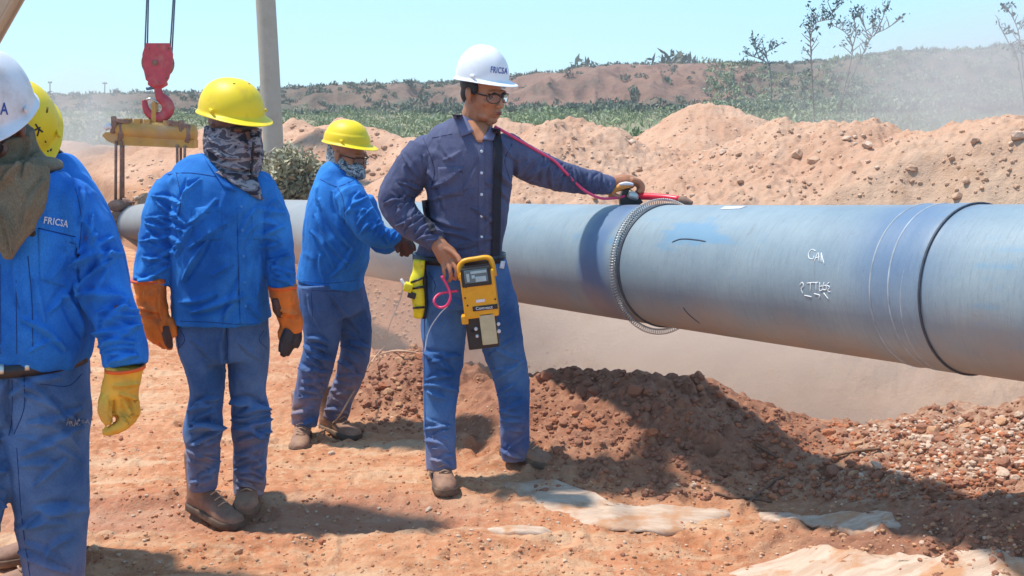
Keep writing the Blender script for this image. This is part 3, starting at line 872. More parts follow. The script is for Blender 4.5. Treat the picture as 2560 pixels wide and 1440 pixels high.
M['stone_heap'] = simple('heap_clod', (0.50, 0.31, 0.205), 0.95, vary=0.15, scale=8, bump=0.6, bscale=12)
M['stone_brown'] = simple('brown_clod', (0.31, 0.135, 0.08), 0.95, vary=0.2, scale=8, bump=0.6, bscale=12)
M['stone_red'] = simple('reddish_clod', (0.42, 0.155, 0.075), 0.95, vary=0.2, scale=8, bump=0.6, bscale=12)
RM = {k: [rock_mesh(i*7+j, M['stone_'+k]) for i in range(4)] for j, k in enumerate(('pale', 'tan', 'brown', 'red', 'heap'))}
R = random.Random(9)
cand = []
def soil_at(px, py):
    # first surface point under this photo pixel, marched along the ray
    d = ray(px, py); o = CO
    t = 2.5; last = t
    while t < 20:
        p = o+d*t
        if p.z < gz(p.x, p.y):
            a, b = last, t
            for _ in range(9):
                c = (a+b)/2; q = o+d*c
                if q.z < gz(q.x, q.y): b = c
                else: a = c
            return o+d*b
        last = t
        t += 0.04+0.006*t
    return None
def add_region(n, poly, rr, kinds, ymax=99):
    k = 0; tries = 0
    while k < n and tries < n*12:
        tries += 1
        x0, y0, x1, y1 = poly; px = R.uniform(x0, x1); py = R.uniform(y0, y1)
        p = soil_at(px, py)
        if p is None or p.y > ymax: continue
        cand.append((p, rr[0]+(rr[1]-rr[0])*R.random()**2.5, R.choice(kinds))); k += 1
add_region(70, (2120, 1040, 2560, 1200), (0.012, 0.035), ['pale', 'pale', 'tan', 'brown'], 5.2)
add_region(70, (1330, 920, 2100, 1200), (0.012, 0.04), ['brown', 'brown', 'red'], 5.7)
add_region(60, (230, 900, 1330, 1440), (0.007, 0.018), ['tan', 'pale', 'red', 'tan'])
add_region(30, (1500, 1200, 2560, 1440), (0.007, 0.018), ['tan', 'pale', 'brown'])
add_region(26, (900, 880, 1060, 1060), (0.012, 0.035), ['brown', 'red', 'tan'])
add_region(34, (1300, 330, 2560, 500), (0.02, 0.06), ['heap', 'pale', 'heap'])
add_region(8, (1340, 925, 1760, 990), (0.03, 0.06), ['brown'], 5.7)
for p, r, k in cand:
    me = R.choice(RM[k]); o = bpy.data.objects.new('stone', me); col.objects.link(o)
    o.parent = ground; o.location = (p.x, p.y, gz(p.x, p.y)+r*0.25); o.scale = (r, r, r)
    o.rotation_euler = (R.uniform(-.4, .4), R.uniform(-.4, .4), R.uniform(0, 6))
# the many smaller ones, joined
def gravel(name, regs, mat, seed):
    R = random.Random(seed); V = []; F = []
    base = []
    for k in range(5):
        me = bmesh.new(); bmesh.ops.create_icosphere(me, subdivisions=1, radius=1)
        base.append(([Vector((v.co.x*R.uniform(.7, 1.1), v.co.y*R.uniform(.6, 1.1), v.co.z*R.uniform(.5, .8))) for v in me.verts], [tuple(v.index for v in f.verts) for f in me.faces])); me.free()
    for n, (x0, y0, x1, y1), (r0, r1) in regs:
        for _ in range(n):
            p = soil_at(R.uniform(x0, x1), R.uniform(y0, y1))
            if p is None or (name in ('brown_crumbs', 'pale_gravel') and 5.9 < p.y < 8.2 and p.x > 0): continue
            r = r0+(r1-r0)*R.random()**3; v, f = R.choice(base); a = R.uniform(0, 6); ca, sa = math.cos(a), math.sin(a)
            z = gz(p.x, p.y)+r*0.2; o = len(V)
            V.extend([(p.x+r*(q.x*ca-q.y*sa), p.y+r*(q.x*sa+q.y*ca), z+r*q.z) for q in v]); F.extend([tuple(i+o for i in q) for q in f])
    me = bpy.data.meshes.new(name); me.from_pydata(V, [], F); me.materials.append(mat)
    o = bpy.data.objects.new(name, me); col.objects.link(o); o.parent = ground; o['kind'] = 'stuff'; return o
gravel('pale_gravel', [(480, (2150, 1045, 2560, 1200), (0.005, 0.018)), (500, (200, 860, 1400, 1440), (0.003, 0.010)), (250, (1400, 1180, 2560, 1440), (0.003, 0.010)), (200, (1300, 300, 2560, 500), (0.010, 0.028)), (120, (300, 400, 700, 500), (0.02, 0.05))], M['stone_pale'], 2)
gravel('brown_crumbs', [(2300, (1330, 920, 2560, 1250), (0.005, 0.022)), (250, (900, 870, 1080, 1080), (0.006, 0.022)), (500, (2300, 1200, 2560, 1440), (0.004, 0.014))], M['stone_brown'], 3)
gravel('tan_crumbs', [(1500, (200, 860, 1500, 1440), (0.003, 0.011)), (700, (1500, 1180, 2560, 1440), (0.003, 0.012)), (150, (900, 700, 1060, 900), (0.01, 0.03))], M['stone_tan'], 4)
gravel('heap_crumbs', [(420, (1270, 290, 2560, 505), (0.008, 0.024)), (350, (640, 310, 1060, 500), (0.015, 0.05))], M['stone_heap'], 6)
gravel('red_crumbs', [(900, (200, 860, 1500, 1440), (0.003, 0.010)), (300, (1500, 1180, 2560, 1440), (0.003, 0.011)), (700, (1900, 1050, 2560, 1250), (0.005, 0.02))], M['stone_red'], 5)

def sheet_mat():
    m, nt, b = new_mat('pale_dusty_sheet'); N = nt.nodes; L = nt.links
    tc = N.new('ShaderNodeTexCoord'); mp = N.new('ShaderNodeMapping'); mp.inputs['Scale'].default_value = (1.2, 9, 1); mp.inputs['Rotation'].default_value = (0, 0, 0.25)
    L.new(tc.outputs['Object'], mp.inputs['Vector'])
    def nz(s, d, v): 
        n = N.new('ShaderNodeTexNoise'); n.inputs['Scale'].default_value = s; n.inputs['Detail'].default_value = d; n.inputs['Roughness'].default_value = 0.65; L.new(v, n.inputs['Vector']); return n.outputs['Fac']
    def rg(v, a, c, t=1.0):
        r = N.new('ShaderNodeMapRange'); r.inputs['From Min'].default_value = a; r.inputs['From Max'].default_value = c; r.inputs['To Max'].default_value = t; L.new(v, r.inputs['Value']); return r.outputs[0]
    x = N.new('ShaderNodeMixRGB'); L.new(rg(nz(3, 7, mp.outputs[0]), 0.4, 0.62), x.inputs['Fac']); x.inputs['Color1'].default_value = (0.50, 0.345, 0.25, 1); x.inputs['Color2'].default_value = (0.62, 0.475, 0.37, 1)
    y = N.new('ShaderNodeMixRGB'); L.new(rg(nz(7, 8, tc.outputs['Object']), 0.50, 0.62, 0.9), y.inputs['Fac']); L.new(x.outputs[0], y.inputs['Color1']); y.inputs['Color2'].default_value = (0.50, 0.25, 0.13, 1)
    L.new(y.outputs[0], b.inputs['Base Color']); b.inputs['Roughness'].default_value = 0.9; b.inputs['Specular IOR Level'].default_value = 0.15
    bp = N.new('ShaderNodeBump'); bp.inputs['Strength'].default_value = 0.8; bp.inputs['Distance'].default_value = 0.012
    L.new(nz(5, 8, mp.outputs[0]), bp.inputs['Height']); L.new(bp.outputs[0], b.inputs['Normal'])
    return m
M['sheet'] = sheet_mat()
# ------------------------------------------------------------------ pale sheets half buried in the sand
def sheet(label, outline, seed):
    """outline: photo points round the exposed cloth"""
    pts = []
    for x, y in outline:
        p = soil_at(x, y); pts.append(p)
    cx = sum(p.x for p in pts)/len(pts); cy = sum(p.y for p in pts)/len(pts)
    ring = catmull([(p.x, p.y, 0) for p in pts]+[(pts[0].x, pts[0].y, 0)], 6)[:-1]
    V = []; F = []; n = len(ring); m = 14
    for k in range(m+1):
        s = 1-k/m*0.97
        for q in ring:
            wob = 1+0.09*fbm(np.array([q[0]*6]), np.array([q[1]*14]), 0, 3, seed+4)[0]*(1-k/m)
            x = cx+(q[0]-cx)*s*wob; y = cy+(q[1]-cy)*s*wob
            nx = fbm(np.array([x*1.5]), np.array([y*7.0]), 0, 3, seed)[0]
            lift = 0.006*math.sin(min(1.0, k/3)*PI/2)+0.012*nx
            zs = [gz(x+dx, y+dy) for dx, dy in ((0, 0), (.07, 0), (-.07, 0), (0, .07), (0, -.07))]
            z = 0.6*zs[0]+0.4*sum(zs)/5
            edge = max(0.0, 1-k/4.0)*(0.006+0.034*fbm(np.array([x*5]), np.array([y*11]), 0, 3, seed+9)[0])
            V.append((x, y, z+lift-edge-(0.014 if k == 0 else 0)))
    for k in range(m):
        for j in range(n):
            F.append((k*n+j, k*n+(j+1) % n, (k+1)*n+(j+1) % n, (k+1)*n+j))
    g = Geo().add(V, F); o = g.build('ground_sheet', M['sheet']); s = o.modifiers.new('s', 'SOLIDIFY'); s.thickness = 0.004
    return tag(o, label, 'sheet', 'pale sheets half buried in the track')
sheet('pale cream sheet half buried in sand just right of the standing inspector\'s feet', [(1245, 1212), (1340, 1200), (1440, 1222), (1560, 1262), (1700, 1272), (1825, 1275), (1760, 1310), (1640, 1335), (1500, 1318), (1440, 1300), (1350, 1262)], 1)
sheet('broad pale sheet lying in sand along the bottom right edge', [(1800, 1432), (1950, 1392), (2130, 1382), (2300, 1385), (2420, 1392), (2560, 1398), (2680, 1415), (2640, 1470), (2300, 1475), (2000, 1465)], 2)
sheet('thin pale sheet strip in sand below the brown ridge at right', [(1890, 1282), (2010, 1288), (2160, 1284), (2260, 1310), (2180, 1330), (2040, 1318), (1930, 1305)], 3)
sheet('small pale sheet scrap left of the large cream one in the foreground', [(1215, 1322), (1290, 1318), (1385, 1328), (1340, 1338), (1260, 1336)], 4)

# ------------------------------------------------------------------ hazy desert air and drifting dust
def vol_box(name, lo, hi, density, color, aniso=0.3):
    c = [(a+b)/2 for a, b in zip(lo, hi)]; h = [(b-a)/2 for a, b in zip(lo, hi)]
    m = bpy.data.materials.new(name); m.use_nodes = True; nt = m.node_tree; N = nt.nodes; L = nt.links
    N.remove(N['Principled BSDF']); v = N.new('ShaderNodeVolumePrincipled'); v.inputs['Density'].default_value = density
    v.inputs['Color'].default_value = (*color, 1); v.inputs['Anisotropy'].default_value = aniso
    L.new(v.outputs[0], N['Material Output'].inputs['Volume'])
    o = Geo().add(*box(c, h)).build(name, m, smooth=False); tag(o, kind='stuff'); return o
vol_box('haze', (-420, -12, -2.9), (420, 425, 27), 0.0010, (0.86, 0.88, 0.95))
def dust_cloud(label, c, h, density, seed, rot=0.0, thr=0.45, ns=2.2, colr=(0.93, 0.88, 0.85)):
    m = bpy.data.materials.new('dust'); m.use_nodes = True; nt = m.node_tree; N = nt.nodes; L = nt.links
    N.remove(N['Principled BSDF']); v = N.new('ShaderNodeVolumePrincipled'); v.inputs['Color'].default_value = (*colr, 1); v.inputs['Anisotropy'].default_value = 0.2
    tc = N.new('ShaderNodeTexCoord')
    ln = N.new('ShaderNodeVectorMath'); ln.operation = 'LENGTH'; L.new(tc.outputs['Object'], ln.inputs[0])
    fo = N.new('ShaderNodeMapRange'); fo.interpolation_type = 'SMOOTHSTEP'; fo.inputs['From Min'].default_value = 1.0; fo.inputs['From Max'].default_value = 0.15; L.new(ln.outputs['Value'], fo.inputs['Value'])
    n = N.new('ShaderNodeTexNoise'); n.inputs['Scale'].default_value = ns; n.inputs['Detail'].default_value = 4; n.inputs['Distortion'].default_value = 0.4
    mp = N.new('ShaderNodeMapping'); mp.inputs['Location'].default_value = (seed*3.1, seed*1.7, 0); L.new(tc.outputs['Object'], mp.inputs['Vector']); L.new(mp.outputs[0], n.inputs['Vector'])
    r = N.new('ShaderNodeMapRange'); r.inputs['From Min'].default_value = thr-0.15; r.inputs['From Max'].default_value = thr+0.2; L.new(n.outputs['Fac'], r.inputs['Value'])
    a = N.new('ShaderNodeMath'); a.operation = 'MULTIPLY'; L.new(fo.outputs[0], a.inputs[0]); L.new(r.outputs[0], a.inputs[1])
    b = N.new('ShaderNodeMath'); b.operation = 'MULTIPLY'; L.new(a.outputs[0], b.inputs[0]); b.inputs[1].default_value = density
    L.new(b.outputs[0], v.inputs['Density']); L.new(v.outputs[0], N['Material Output'].inputs['Volume'])
    bm = bmesh.new(); bmesh.ops.create_icosphere(bm, subdivisions=3, radius=1.0); me = bpy.data.meshes.new('dust_cloud'); bm.to_mesh(me); bm.free(); me.materials.append(m)
    o = bpy.data.objects.new('dust_cloud', me); col.objects.link(o); o.location = c; o.scale = h; o.rotation_euler = (0, rot, 0)
    tag(o, label, kind='stuff'); return o
dust_cloud('dust drifting over the right heap and the shrubs', P(2560, 270, 13.5), (3.9, 2.4, 1.7), 0.62, 1, 0.0, 0.38)
dust_cloud('thin dust behind the left workers beside the cradle', P(190, 420, 17.0), (1.4, 1.6, 2.2), 0.9, 2, 0.35, 0.40)
dust_cloud('dust hanging in the trench behind the inspector', P(1750, 900, 6.4), (3.4, 1.2, 0.9), 1.3, 3, 0.1, 0.38, colr=(0.94, 0.80, 0.71))

# ================================================================== PIPE
PIPE_R = 0.25
ctrl = [(2560, 727, 441), (2000, 688, 353), (1600, 664, 292), (1300, 637, 246), (930, 594, 189), (750, 577, 160), (500, 563, 121), (345, 560, 97)]
pc = [Pd(x, y, 2*PIPE_R*FPX/s) for x, y, s in ctrl]
cy_ = np.array([p.y for p in pc]); cx_ = np.polyfit(cy_, [p.x for p in pc], 2); cz_ = np.polyfit(cy_, [p.z for p in pc], 3)
def pipe_pt(y):
    if y <= 14.2:
        return Vector((np.polyval(cx_, y), y, np.polyval(cz_, y)))
    e = y-14.2
    return Vector((np.polyval(cx_, y), y, np.polyval(cz_, 14.2)-0.12*e-0.10*e*e))
py_list = np.concatenate([np.linspace(1.4, 14.2, 120), np.linspace(14.3, 18.5, 16)])
PCL = [pipe_pt(float(y)) for y in py_list]
def pipe_frame(y):
    a = pipe_pt(y-0.02); b = pipe_pt(y+0.02); Tt = (b-a).normalized()
    S = Tt.cross(Vector((0, 0, 1))).normalized(); U = S.cross(Tt).normalized()
    return pipe_pt(y), Tt, S, U
def pipe_at_px(px):
    ys = np.linspace(2.0, 14, 3000); best = min(ys, key=lambda y: abs(project([tuple(pipe_pt(float(y)))])[0][0]-px)); return float(best)
def pipe_mat():
    m, nt, b = new_mat('grey_pipe_coating'); N = nt.nodes; L = nt.links
    uv = N.new('ShaderNodeUVMap'); uv.uv_map = 'wrap'
    def noise(s, scl, d=6, r=0.6, dist=0):
        mp = N.new('ShaderNodeMapping'); mp.inputs['Scale'].default_value = scl; L.new(uv.outputs[0], mp.inputs['Vector'])
        n = N.new('ShaderNodeTexNoise'); n.inputs['Scale'].default_value = s; n.inputs['Detail'].default_value = d; n.inputs['Roughness'].default_value = r; n.inputs['Distortion'].default_value = dist
        L.new(mp.outputs[0], n.inputs['Vector']); return n.outputs['Fac']
    def rg(v, a, c, t1=1.0):
        r = N.new('ShaderNodeMapRange'); r.inputs['From Min'].default_value = a; r.inputs['From Max'].default_value = c; r.inputs['To Max'].default_value = t1
        L.new(v, r.inputs['Value']); return r.outputs[0]
    def mix(f, a, c):
        x = N.new('ShaderNodeMixRGB'); L.new(f, x.inputs['Fac'])
        for k, q in (('Color1', a), ('Color2', c)):
            if isinstance(q, tuple): x.inputs[k].default_value = (*q, 1)
            else: L.new(q, x.inputs[k])
        return x.outputs[0]
    at = N.new('ShaderNodeAttribute'); at.attribute_name = 'stain_shade'; sp = N.new('ShaderNodeSeparateColor'); L.new(at.outputs['Color'], sp.inputs[0])
    c = mix(rg(noise(3, (1, 1, 1)), 0.35, 0.65), (0.19, 0.255, 0.305), (0.255, 0.325, 0.365))
    c = mix(rg(noise(9, (9, 1, 1), 5, 0.7), 0.5, 0.75, 0.5), c, (0.15, 0.19, 0.23))     # brushed streaks running round the pipe
    c = mix(rg(noise(10, (14, 0.8, 1), 7, 0.75), 0.56, 0.70, 0.55), c, (0.115, 0.125, 0.145))
    c = mix(rg(noise(60, (2, 1, 1), 4, 0.7), 0.6, 0.75, 0.6), c, (0.38, 0.40, 0.41))
    c = mix(rg(noise(16, (1.3, 1, 1), 8, 0.75), 0.60, 0.70, 0.6), c, (0.17, 0.155, 0.15))
    c = mix(sp.outputs[0], c, (0.13, 0.27, 0.41))
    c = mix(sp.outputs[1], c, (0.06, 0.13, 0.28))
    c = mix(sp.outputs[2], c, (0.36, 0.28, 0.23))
    L.new(c, b.inputs['Base Color'])
    L.new(rg(noise(5, (3, 1, 1)), 0.3, 0.7), b.inputs['Roughness'])
    rr = N.new('ShaderNodeMapRange'); rr.inputs['To Min'].default_value = 0.38; rr.inputs['To Max'].default_value = 0.6; L.new(noise(7, (4, 1, 1)), rr.inputs['Value']); L.new(rr.outputs[0], b.inputs['Roughness'])
    bp = N.new('ShaderNodeBump'); bp.inputs['Strength'].default_value = 0.35; bp.inputs['Distance'].default_value = 0.004
    L.new(noise(40, (5, 1, 1), 6, 0.7), bp.inputs['Height']); L.new(bp.outputs[0], b.inputs['Normal'])
    return m
M['pipe'] = pipe_mat()
NS = 128
ysP = np.concatenate([np.linspace(1.4, 7.5, 420), np.linspace(7.52, 14.2, 120), np.linspace(14.3, 18.5, 20)])
V = []; UV = []; ST = []
arc = 0; prev = None
yw1, yw2 = pipe_at_px(1655), pipe_at_px(2445)
yjA, yjB = pipe_at_px(2300), pipe_at_px(2395)
fr = []
for y in ysP:
    c, Tt, S, U = pipe_frame(float(y))
    if prev is not None: arc += (c-prev).length
    prev = c
    r = PIPE_R
    if yw2-0.002 < y < yjA: r += 0.003
    if yw2 < y < yjB: r += 0.0025
    for j in range(NS):
        th = 2*PI*j/NS
        V.append(c+(S*math.cos(th)+U*math.sin(th))*r)
        UV.append((arc, th*PIPE_R))
V = np.array([tuple(v) for v in V]); UV = np.array(UV)
F = []
for i in range(len(ysP)-1):
    for j in range(NS):
        k = (j+1) % NS; F.append((i*NS+j, i*NS+k, (i+1)*NS+k, (i+1)*NS+j))
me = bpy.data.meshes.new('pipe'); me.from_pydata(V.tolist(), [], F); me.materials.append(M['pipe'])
me.polygons.foreach_set('use_smooth', [True]*len(F))
lay = me.uv_layers.new(name='wrap')
li = np.empty(len(me.loops), np.int32); me.loops.foreach_get('vertex_index', li)
uvl = UV[li].copy()
seamloops = (li % NS == 0).reshape(-1, 4) & ((li.reshape(-1, 4) % NS).max(1) == NS-1)[:, None]
uvl[seamloops.ravel(), 1] += 2*PI*PIPE_R
lay.data.foreach_set('uv', uvl.ravel())
ppx, ppy, _ = project(V)
nz = fbm(V[:, 0]*7, V[:, 1]*7, V[:, 2]*9, 4, 91)
arcn = UV[:, 0]; thn = UV[:, 1]/PIPE_R
def arc_of(px):
    y = pipe_at_px(px); i = int(np.searchsorted(ysP, y)); return UV[i*NS, 0]
aw1, aw2 = arc_of(1655), arc_of(2445)
# wet blue smear on the coating, a dark blue-stained band with the arm's shadow painted in, a pinkish-brown underside
facing = np.arctan2(np.sin(thn-PI), np.cos(thn-PI))          # 0 = horizontal towards the camera side
up = np.sin(thn)
A0, A1 = arc_of(1740), arc_of(1960)
# arc runs away from the camera, so a larger arc is further left in the photograph
smear = np.exp(-((arcn-(arc_of(1860)+0.0))/0.22)**4)*np.exp(-((up-0.62+nz*0.10)/0.20)**2)
nz2 = fbm(arcn*9, up*16, 0, 4, 92)
blue = np.clip((smear+nz*0.55+nz2*0.85-0.45)*2.6, 0, 0.75)
band = np.exp(-((arcn-arc_of(1605)-nz*0.05)/0.10)**4)*np.clip(0.8+nz*0.5, 0.3, 0.9)  # arm's shadow put into the coating colour along with the blue mark
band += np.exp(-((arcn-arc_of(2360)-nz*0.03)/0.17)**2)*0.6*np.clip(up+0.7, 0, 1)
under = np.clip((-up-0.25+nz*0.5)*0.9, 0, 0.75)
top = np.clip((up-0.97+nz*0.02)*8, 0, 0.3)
a = me.color_attributes.new('stain_shade', 'FLOAT_COLOR', 'POINT')
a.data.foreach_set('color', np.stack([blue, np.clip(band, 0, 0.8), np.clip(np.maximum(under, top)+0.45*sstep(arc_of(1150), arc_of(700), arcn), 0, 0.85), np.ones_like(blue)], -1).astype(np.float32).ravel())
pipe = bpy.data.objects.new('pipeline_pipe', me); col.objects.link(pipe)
tag(pipe, 'long grey coated steel pipe hanging over the trench behind the workers', 'pipe')
BP = bvh_of(pipe)
def pipe_ring(y, r, wr, name, mat, parent, tilt=0.0, a0=0, a1=2*PI, n=90, flat=1.0, groove=False):
    c, Tt, S, U = pipe_frame(y); g = Geo(); Rr = []
    for i in range(n+1):
        th = a0+(a1-a0)*i/n; rad = S*math.cos(th)+U*math.sin(th)
        cc = c+rad*r+Tt*tilt*math.sin(th)
        Rr.append([cc+rad*math.cos(q)*wr+Tt*math.sin(q)*wr*flat for q in [2*PI*k/8 for k in range(8)]])
    g.add(*rings(Rr)); return g.build(name, mat, parent)
M['weld'] = simple('dark_weld_band', (0.04, 0.05, 0.07), 0.6, vary=0.3, scale=60)
M['tape'] = simple('pale_tape_edge', (0.30, 0.35, 0.40), 0.6, vary=0.3, scale=20)
pipe_ring(yw2, PIPE_R+0.0045, 0.0032, 'weld_band', M['weld'], pipe, flat=1.3)
for pxx, tl in ((2320, 0.006), (2365, 0.012), (2400, -0.012)):
    pipe_ring(pipe_at_px(pxx), PIPE_R+0.0022, 0.0034, 'tape_edge', M['tape'], pipe, tilt=tl)
# chalk handwriting (strokes) on the pipe side
M['chalk'] = simple('white_chalk', (0.75, 0.78, 0.80), 0.9, vary=0.25, scale=400)
strokes = [
    [(2040, 628), (2030, 624), (2022, 634), (2024, 646), (2034, 648)], [(2034, 648), (2036, 640)],
    [(2036, 655), (2046, 632), (2048, 654)], [(2039, 645), (2050, 643)], [(2054, 632), (2054, 656)], [(2054, 634), (2061, 660)],
    [(2000, 712), (2006, 706), (2010, 714), (2004, 722), (2008, 734)], [(2018, 708), (2036, 706)], [(2027, 707), (2027, 726)], [(2034, 707), (2046, 706)], [(2041, 707), (2041, 726)],
    [(2050, 706), (2050, 726), (2058, 724)], [(2050, 716), (2057, 715)], [(2061, 706), (2058, 722), (2066, 724), (2066, 714), (2060, 714)], [(2074, 706), (2068, 712), (2075, 718), (2070, 726), (2076, 730)],
    [(2012, 738), (2030, 742)], [(2036, 734), (2050, 738), (2048, 744)], [(2060, 732), (2072, 748)]]
for s in strokes:
    q = []; g = Geo()
    for c in catmull(s, 4):
        h, nn = cast(BP, c[0], c[1])
        if h: q.append(h+nn*0.0012)
    g.add(*chain3([(p.x, p.y, p.z, 0.0015, 0.0010) for p in q], 6, 1)); g.build('chalk_mark', M['chalk'], pipe)
# scratches
for s in ([(1708, 768), (1722, 785), (1750, 808)], [(1680, 606), (1705, 598), (1740, 600), (1765, 604)]):
    q = []; g = Geo()
    for c in catmull(s, 5):
        h, nn = cast(BP, c[0], c[1])
        if h: q.append(h+nn*0.0008)
    g.add(*chain3([(p.x, p.y, p.z, 0.0028*(1 if i not in (0, len(q)-1) else .3), 0.0012) for i, p in enumerate(q)], 6, 1)); g.build('scratch_mark', M['weld'], pipe)
pipe_white = patch(BP, [(1812, 517), (1868, 516), (1850, 522), (1800, 524)], 0.003, 6, 3, 'white_label', M['white_plastic'], pipe)

# rolling spring electrode looped round the pipe
y0 = yw1; c, Tt, S, U = pipe_frame(y0); pts = []
turns = 150; steps = turns*9
for i in range(steps+1):
    th = 2*PI*i/steps; low = 0.5-0.5*math.sin(th)
    R0 = PIPE_R+0.0140+0.014*low**4
    rad = S*math.cos(th)+U*math.sin(th)
    cen = c+rad*R0+Tt*(0.02*math.cos(th))
    ph = 2*PI*turns*i/steps
    pts.append(cen+rad*math.cos(ph)*0.012+Tt*math.sin(ph)*0.012)
g = Geo(); Rr = []
for i, p in enumerate(pts):
    a_ = pts[max(0, i-1)]; b_ = pts[min(len(pts)-1, i+1)]; t_ = (b_-a_).normalized(); s_ = t_.cross(Tt+Vector((0.01, 0, 0))).normalized(); d_ = s_.cross(t_)
    Rr.append([p+s_*math.cos(q)*0.0022+d_*math.sin(q)*0.0022 for q in (0, PI/2, PI, 3*PI/2)])
g.add(*rings(Rr)); spring = g.build('coil_spring', M['spring'])
tag(spring, 'grey coil spring electrode looped round the pipe below the red rod', 'spring')
pipe_ring(yw1-0.035, PIPE_R+0.0015, 0.0055, 'coil_shadow_weld', M['weld'], pipe, flat=1.4)  # dark ring colours in the coil's shadow together with the weld

# ================================================================== CRANE, HOOK, CRADLE, POLES
YC = 14.3
block = empty('crane_hook_block', P(395, 295, YC), 'faded red crane pulley block with a big hook hanging from wire ropes', 'crane hook')
kp = mpp(150, YC)
for dy in (-0.10, 0.10):
    Geo().add(*prism([P(a, b, YC+dy) for a, b in [(366, 108), (424, 108), (432, 135), (431, 158), (422, 196), (412, 212), (385, 214), (366, 200), (358, 165), (357, 135)]], -0.02, 0.02)).build('cheek_plate', M['hookred'], block, smooth=False)
g = Geo(); c0 = P(395, 158, YC); Rr = []
for k in range(29):
    t = 2*PI*k/28; rr_ = 0.17
    Rr.append([c0+Vector((math.cos(t)*(rr_+a), b, math.sin(t)*(rr_+a))) for a, b in ((-.17+.03, -.05), (0.02, -.07), (-0.01, -.02), (-0.01, .02), (0.02, .07), (-.17+.03, .05))])
g.add(*rings(Rr)); g.build('sheave', M['rust'], block)
Geo().add(*tube([c0+Vector((0, -.135, 0)), c0+Vector((0, .135, 0))], 0.035, 12, 1)).build('axle_pin', M['rust'], block)
for bx, by in ((372, 122), (420, 122), (368, 190), (416, 196), (395, 116), (395, 206)):
    Geo().add(*ell(P(bx, by, YC-.125), (.011, .012, .011))).build('bolt', M['rust'], block)
Geo().add(*chainp([(374, 205, YC, 9, .07), (395, 211, YC, 12, .08), (414, 205, YC, 9, .07)], 12, 3)).build('swivel_yoke', M['hookred'], block)
hk = [(393, 205, 9), (396, 228, 10), (402, 243, 13), (417, 258, 15), (420, 275, 16), (410, 289, 14), (395, 293, 13), (378, 288, 11), (366, 274, 9), (361, 250, 6)]
Geo().add(*chainp([(a, b, YC, r, 0.05) for a, b, r in hk], 12)).build('hook', M['hookred'], block)
Geo().add(*chainp([(388, 219, YC, 4), (366, 222, YC, 4)], 8)).build('hook_latch', M['cable'], block)
Geo().add(*chainp([(365, 250, YC, 3), (378, 247, YC, 3), (398, 258, YC, 4)], 8)).build('latch_spring', M['metal'], block)
for (x0, x1, dy) in ((367, 362, -.05), (371, 368, .05), (437, 430, -.05), (433, 425, .05)):
    Geo().add(*chain3([(*P(x1, 130, YC+dy), 0.010, 0.010), (*P(x0+(x0-x1)*5, -640, YC+dy), 0.010, 0.010)], 8, 2)).build('hoist_cable', M['cable'], block)
boom = empty('crane_boom', P(-330, 610, YC), 'dusty beige crane boom crossing the top left corner', 'crane boom')
def beam(a, b, hw, ht, name, mat, parent):
    T_ = (b-a).normalized(); S_ = T_.cross(Vector((0, 1, 0))).normalized(); D_ = Vector((0, 1, 0))
    Rr = [[q+S_*x+D_*y for x, y in ((-hw, -ht), (hw, -ht), (hw, ht), (-hw, ht))] for q in (a, b)]
    return Geo().add(*rings(Rr)).build(name, mat, parent, smooth=False)
b0 = P(-345, 640, YC); b1 = P(412, -700, YC)
beam(b0, b1, 0.10, 0.16, 'boom_beam', M['boom'], boom)
off_ = (b1-b0).normalized().cross(Vector((0, 1, 0)))*0.11
for dy in (-0.13, 0.13):
    o_ = Vector((0, dy, 0)); beam(b0-off_+o_, b1-off_+o_, 0.022, 0.022, 'flange', M['boom'], boom); beam(b0+off_+o_, b1+off_+o_, 0.022, 0.022, 'flange', M['boom'], boom)
Geo().add(*ell(P(398, -690, YC), (.25, .14, .25))).build('boom_head', M['hookred'], boom)

cr = empty('roller_cradle', P(380, 640, YC), 'ochre lifting beam with roller legs cradling the pipe under the hook', 'pipe cradle')
body = Geo()
Rr = []
for x, r in ((292, 10), (296, 22), (318, 24), (390, 25), (470, 24), (488, 22), (492, 10)):
    k = mpp(328, YC); cc = P(x, 328+(x-390)*0.055, YC); Rr.append([cc+Vector((0, math.cos(q)*r*k*1.1, math.sin(q)*r*k)) for q in [2*PI*j/20 for j in range(20)]])
body.add(*rings(Rr)); body.build('beam', M['ochre'], cr)
def bar(pix, Y, t, name, mat, parent, bev=0):
    return Geo().add(*prismp(pix, Y, t)).build(name, mat, parent, smooth=False)
bar([(262, 338), (270, 330), (490, 350), (490, 370), (300, 362), (275, 352)], YC, 0.10, 'lower_plate', M['ochre'], cr)
bar([(286, 296), (330, 300), (330, 308), (286, 304)], YC, 0.12, 'top_plate', M['rust'], cr)
bar([(424, 300), (478, 312), (478, 320), (424, 309)], YC, 0.12, 'top_plate', M['rust'], cr)
bar([(382, 255), (392, 255), (393, 306), (381, 306)], YC, 0.05, 'lifting_lug', M['ochre'], cr)
for x in (312, 338, 362, 410, 436):
    bar([(x, 300+(x-390)*.05), (x+16, 300+(x-390)*.05), (x+14, 316+(x-390)*.05), (x+1, 316+(x-390)*.05)], YC-0.05, 0.05, 'lug', M['ochre'], cr)
for xx, yy in ((284, 312), (302, 330), (470, 335), (452, 322)):
    Geo().add(*chainp([(xx, yy-20, YC-.08, 7), (xx+2, yy, YC-.1, 8), (xx-2, yy+20, YC-.08, 7)], 10)).build('end_clamp', M['rust'], cr)
Geo().add(*chainp([(262, 322, YC-.1, 6), (272, 316, YC-.1, 8), (284, 320, YC-.1, 5)], 8)).build('rag', M['white_plastic'], cr)
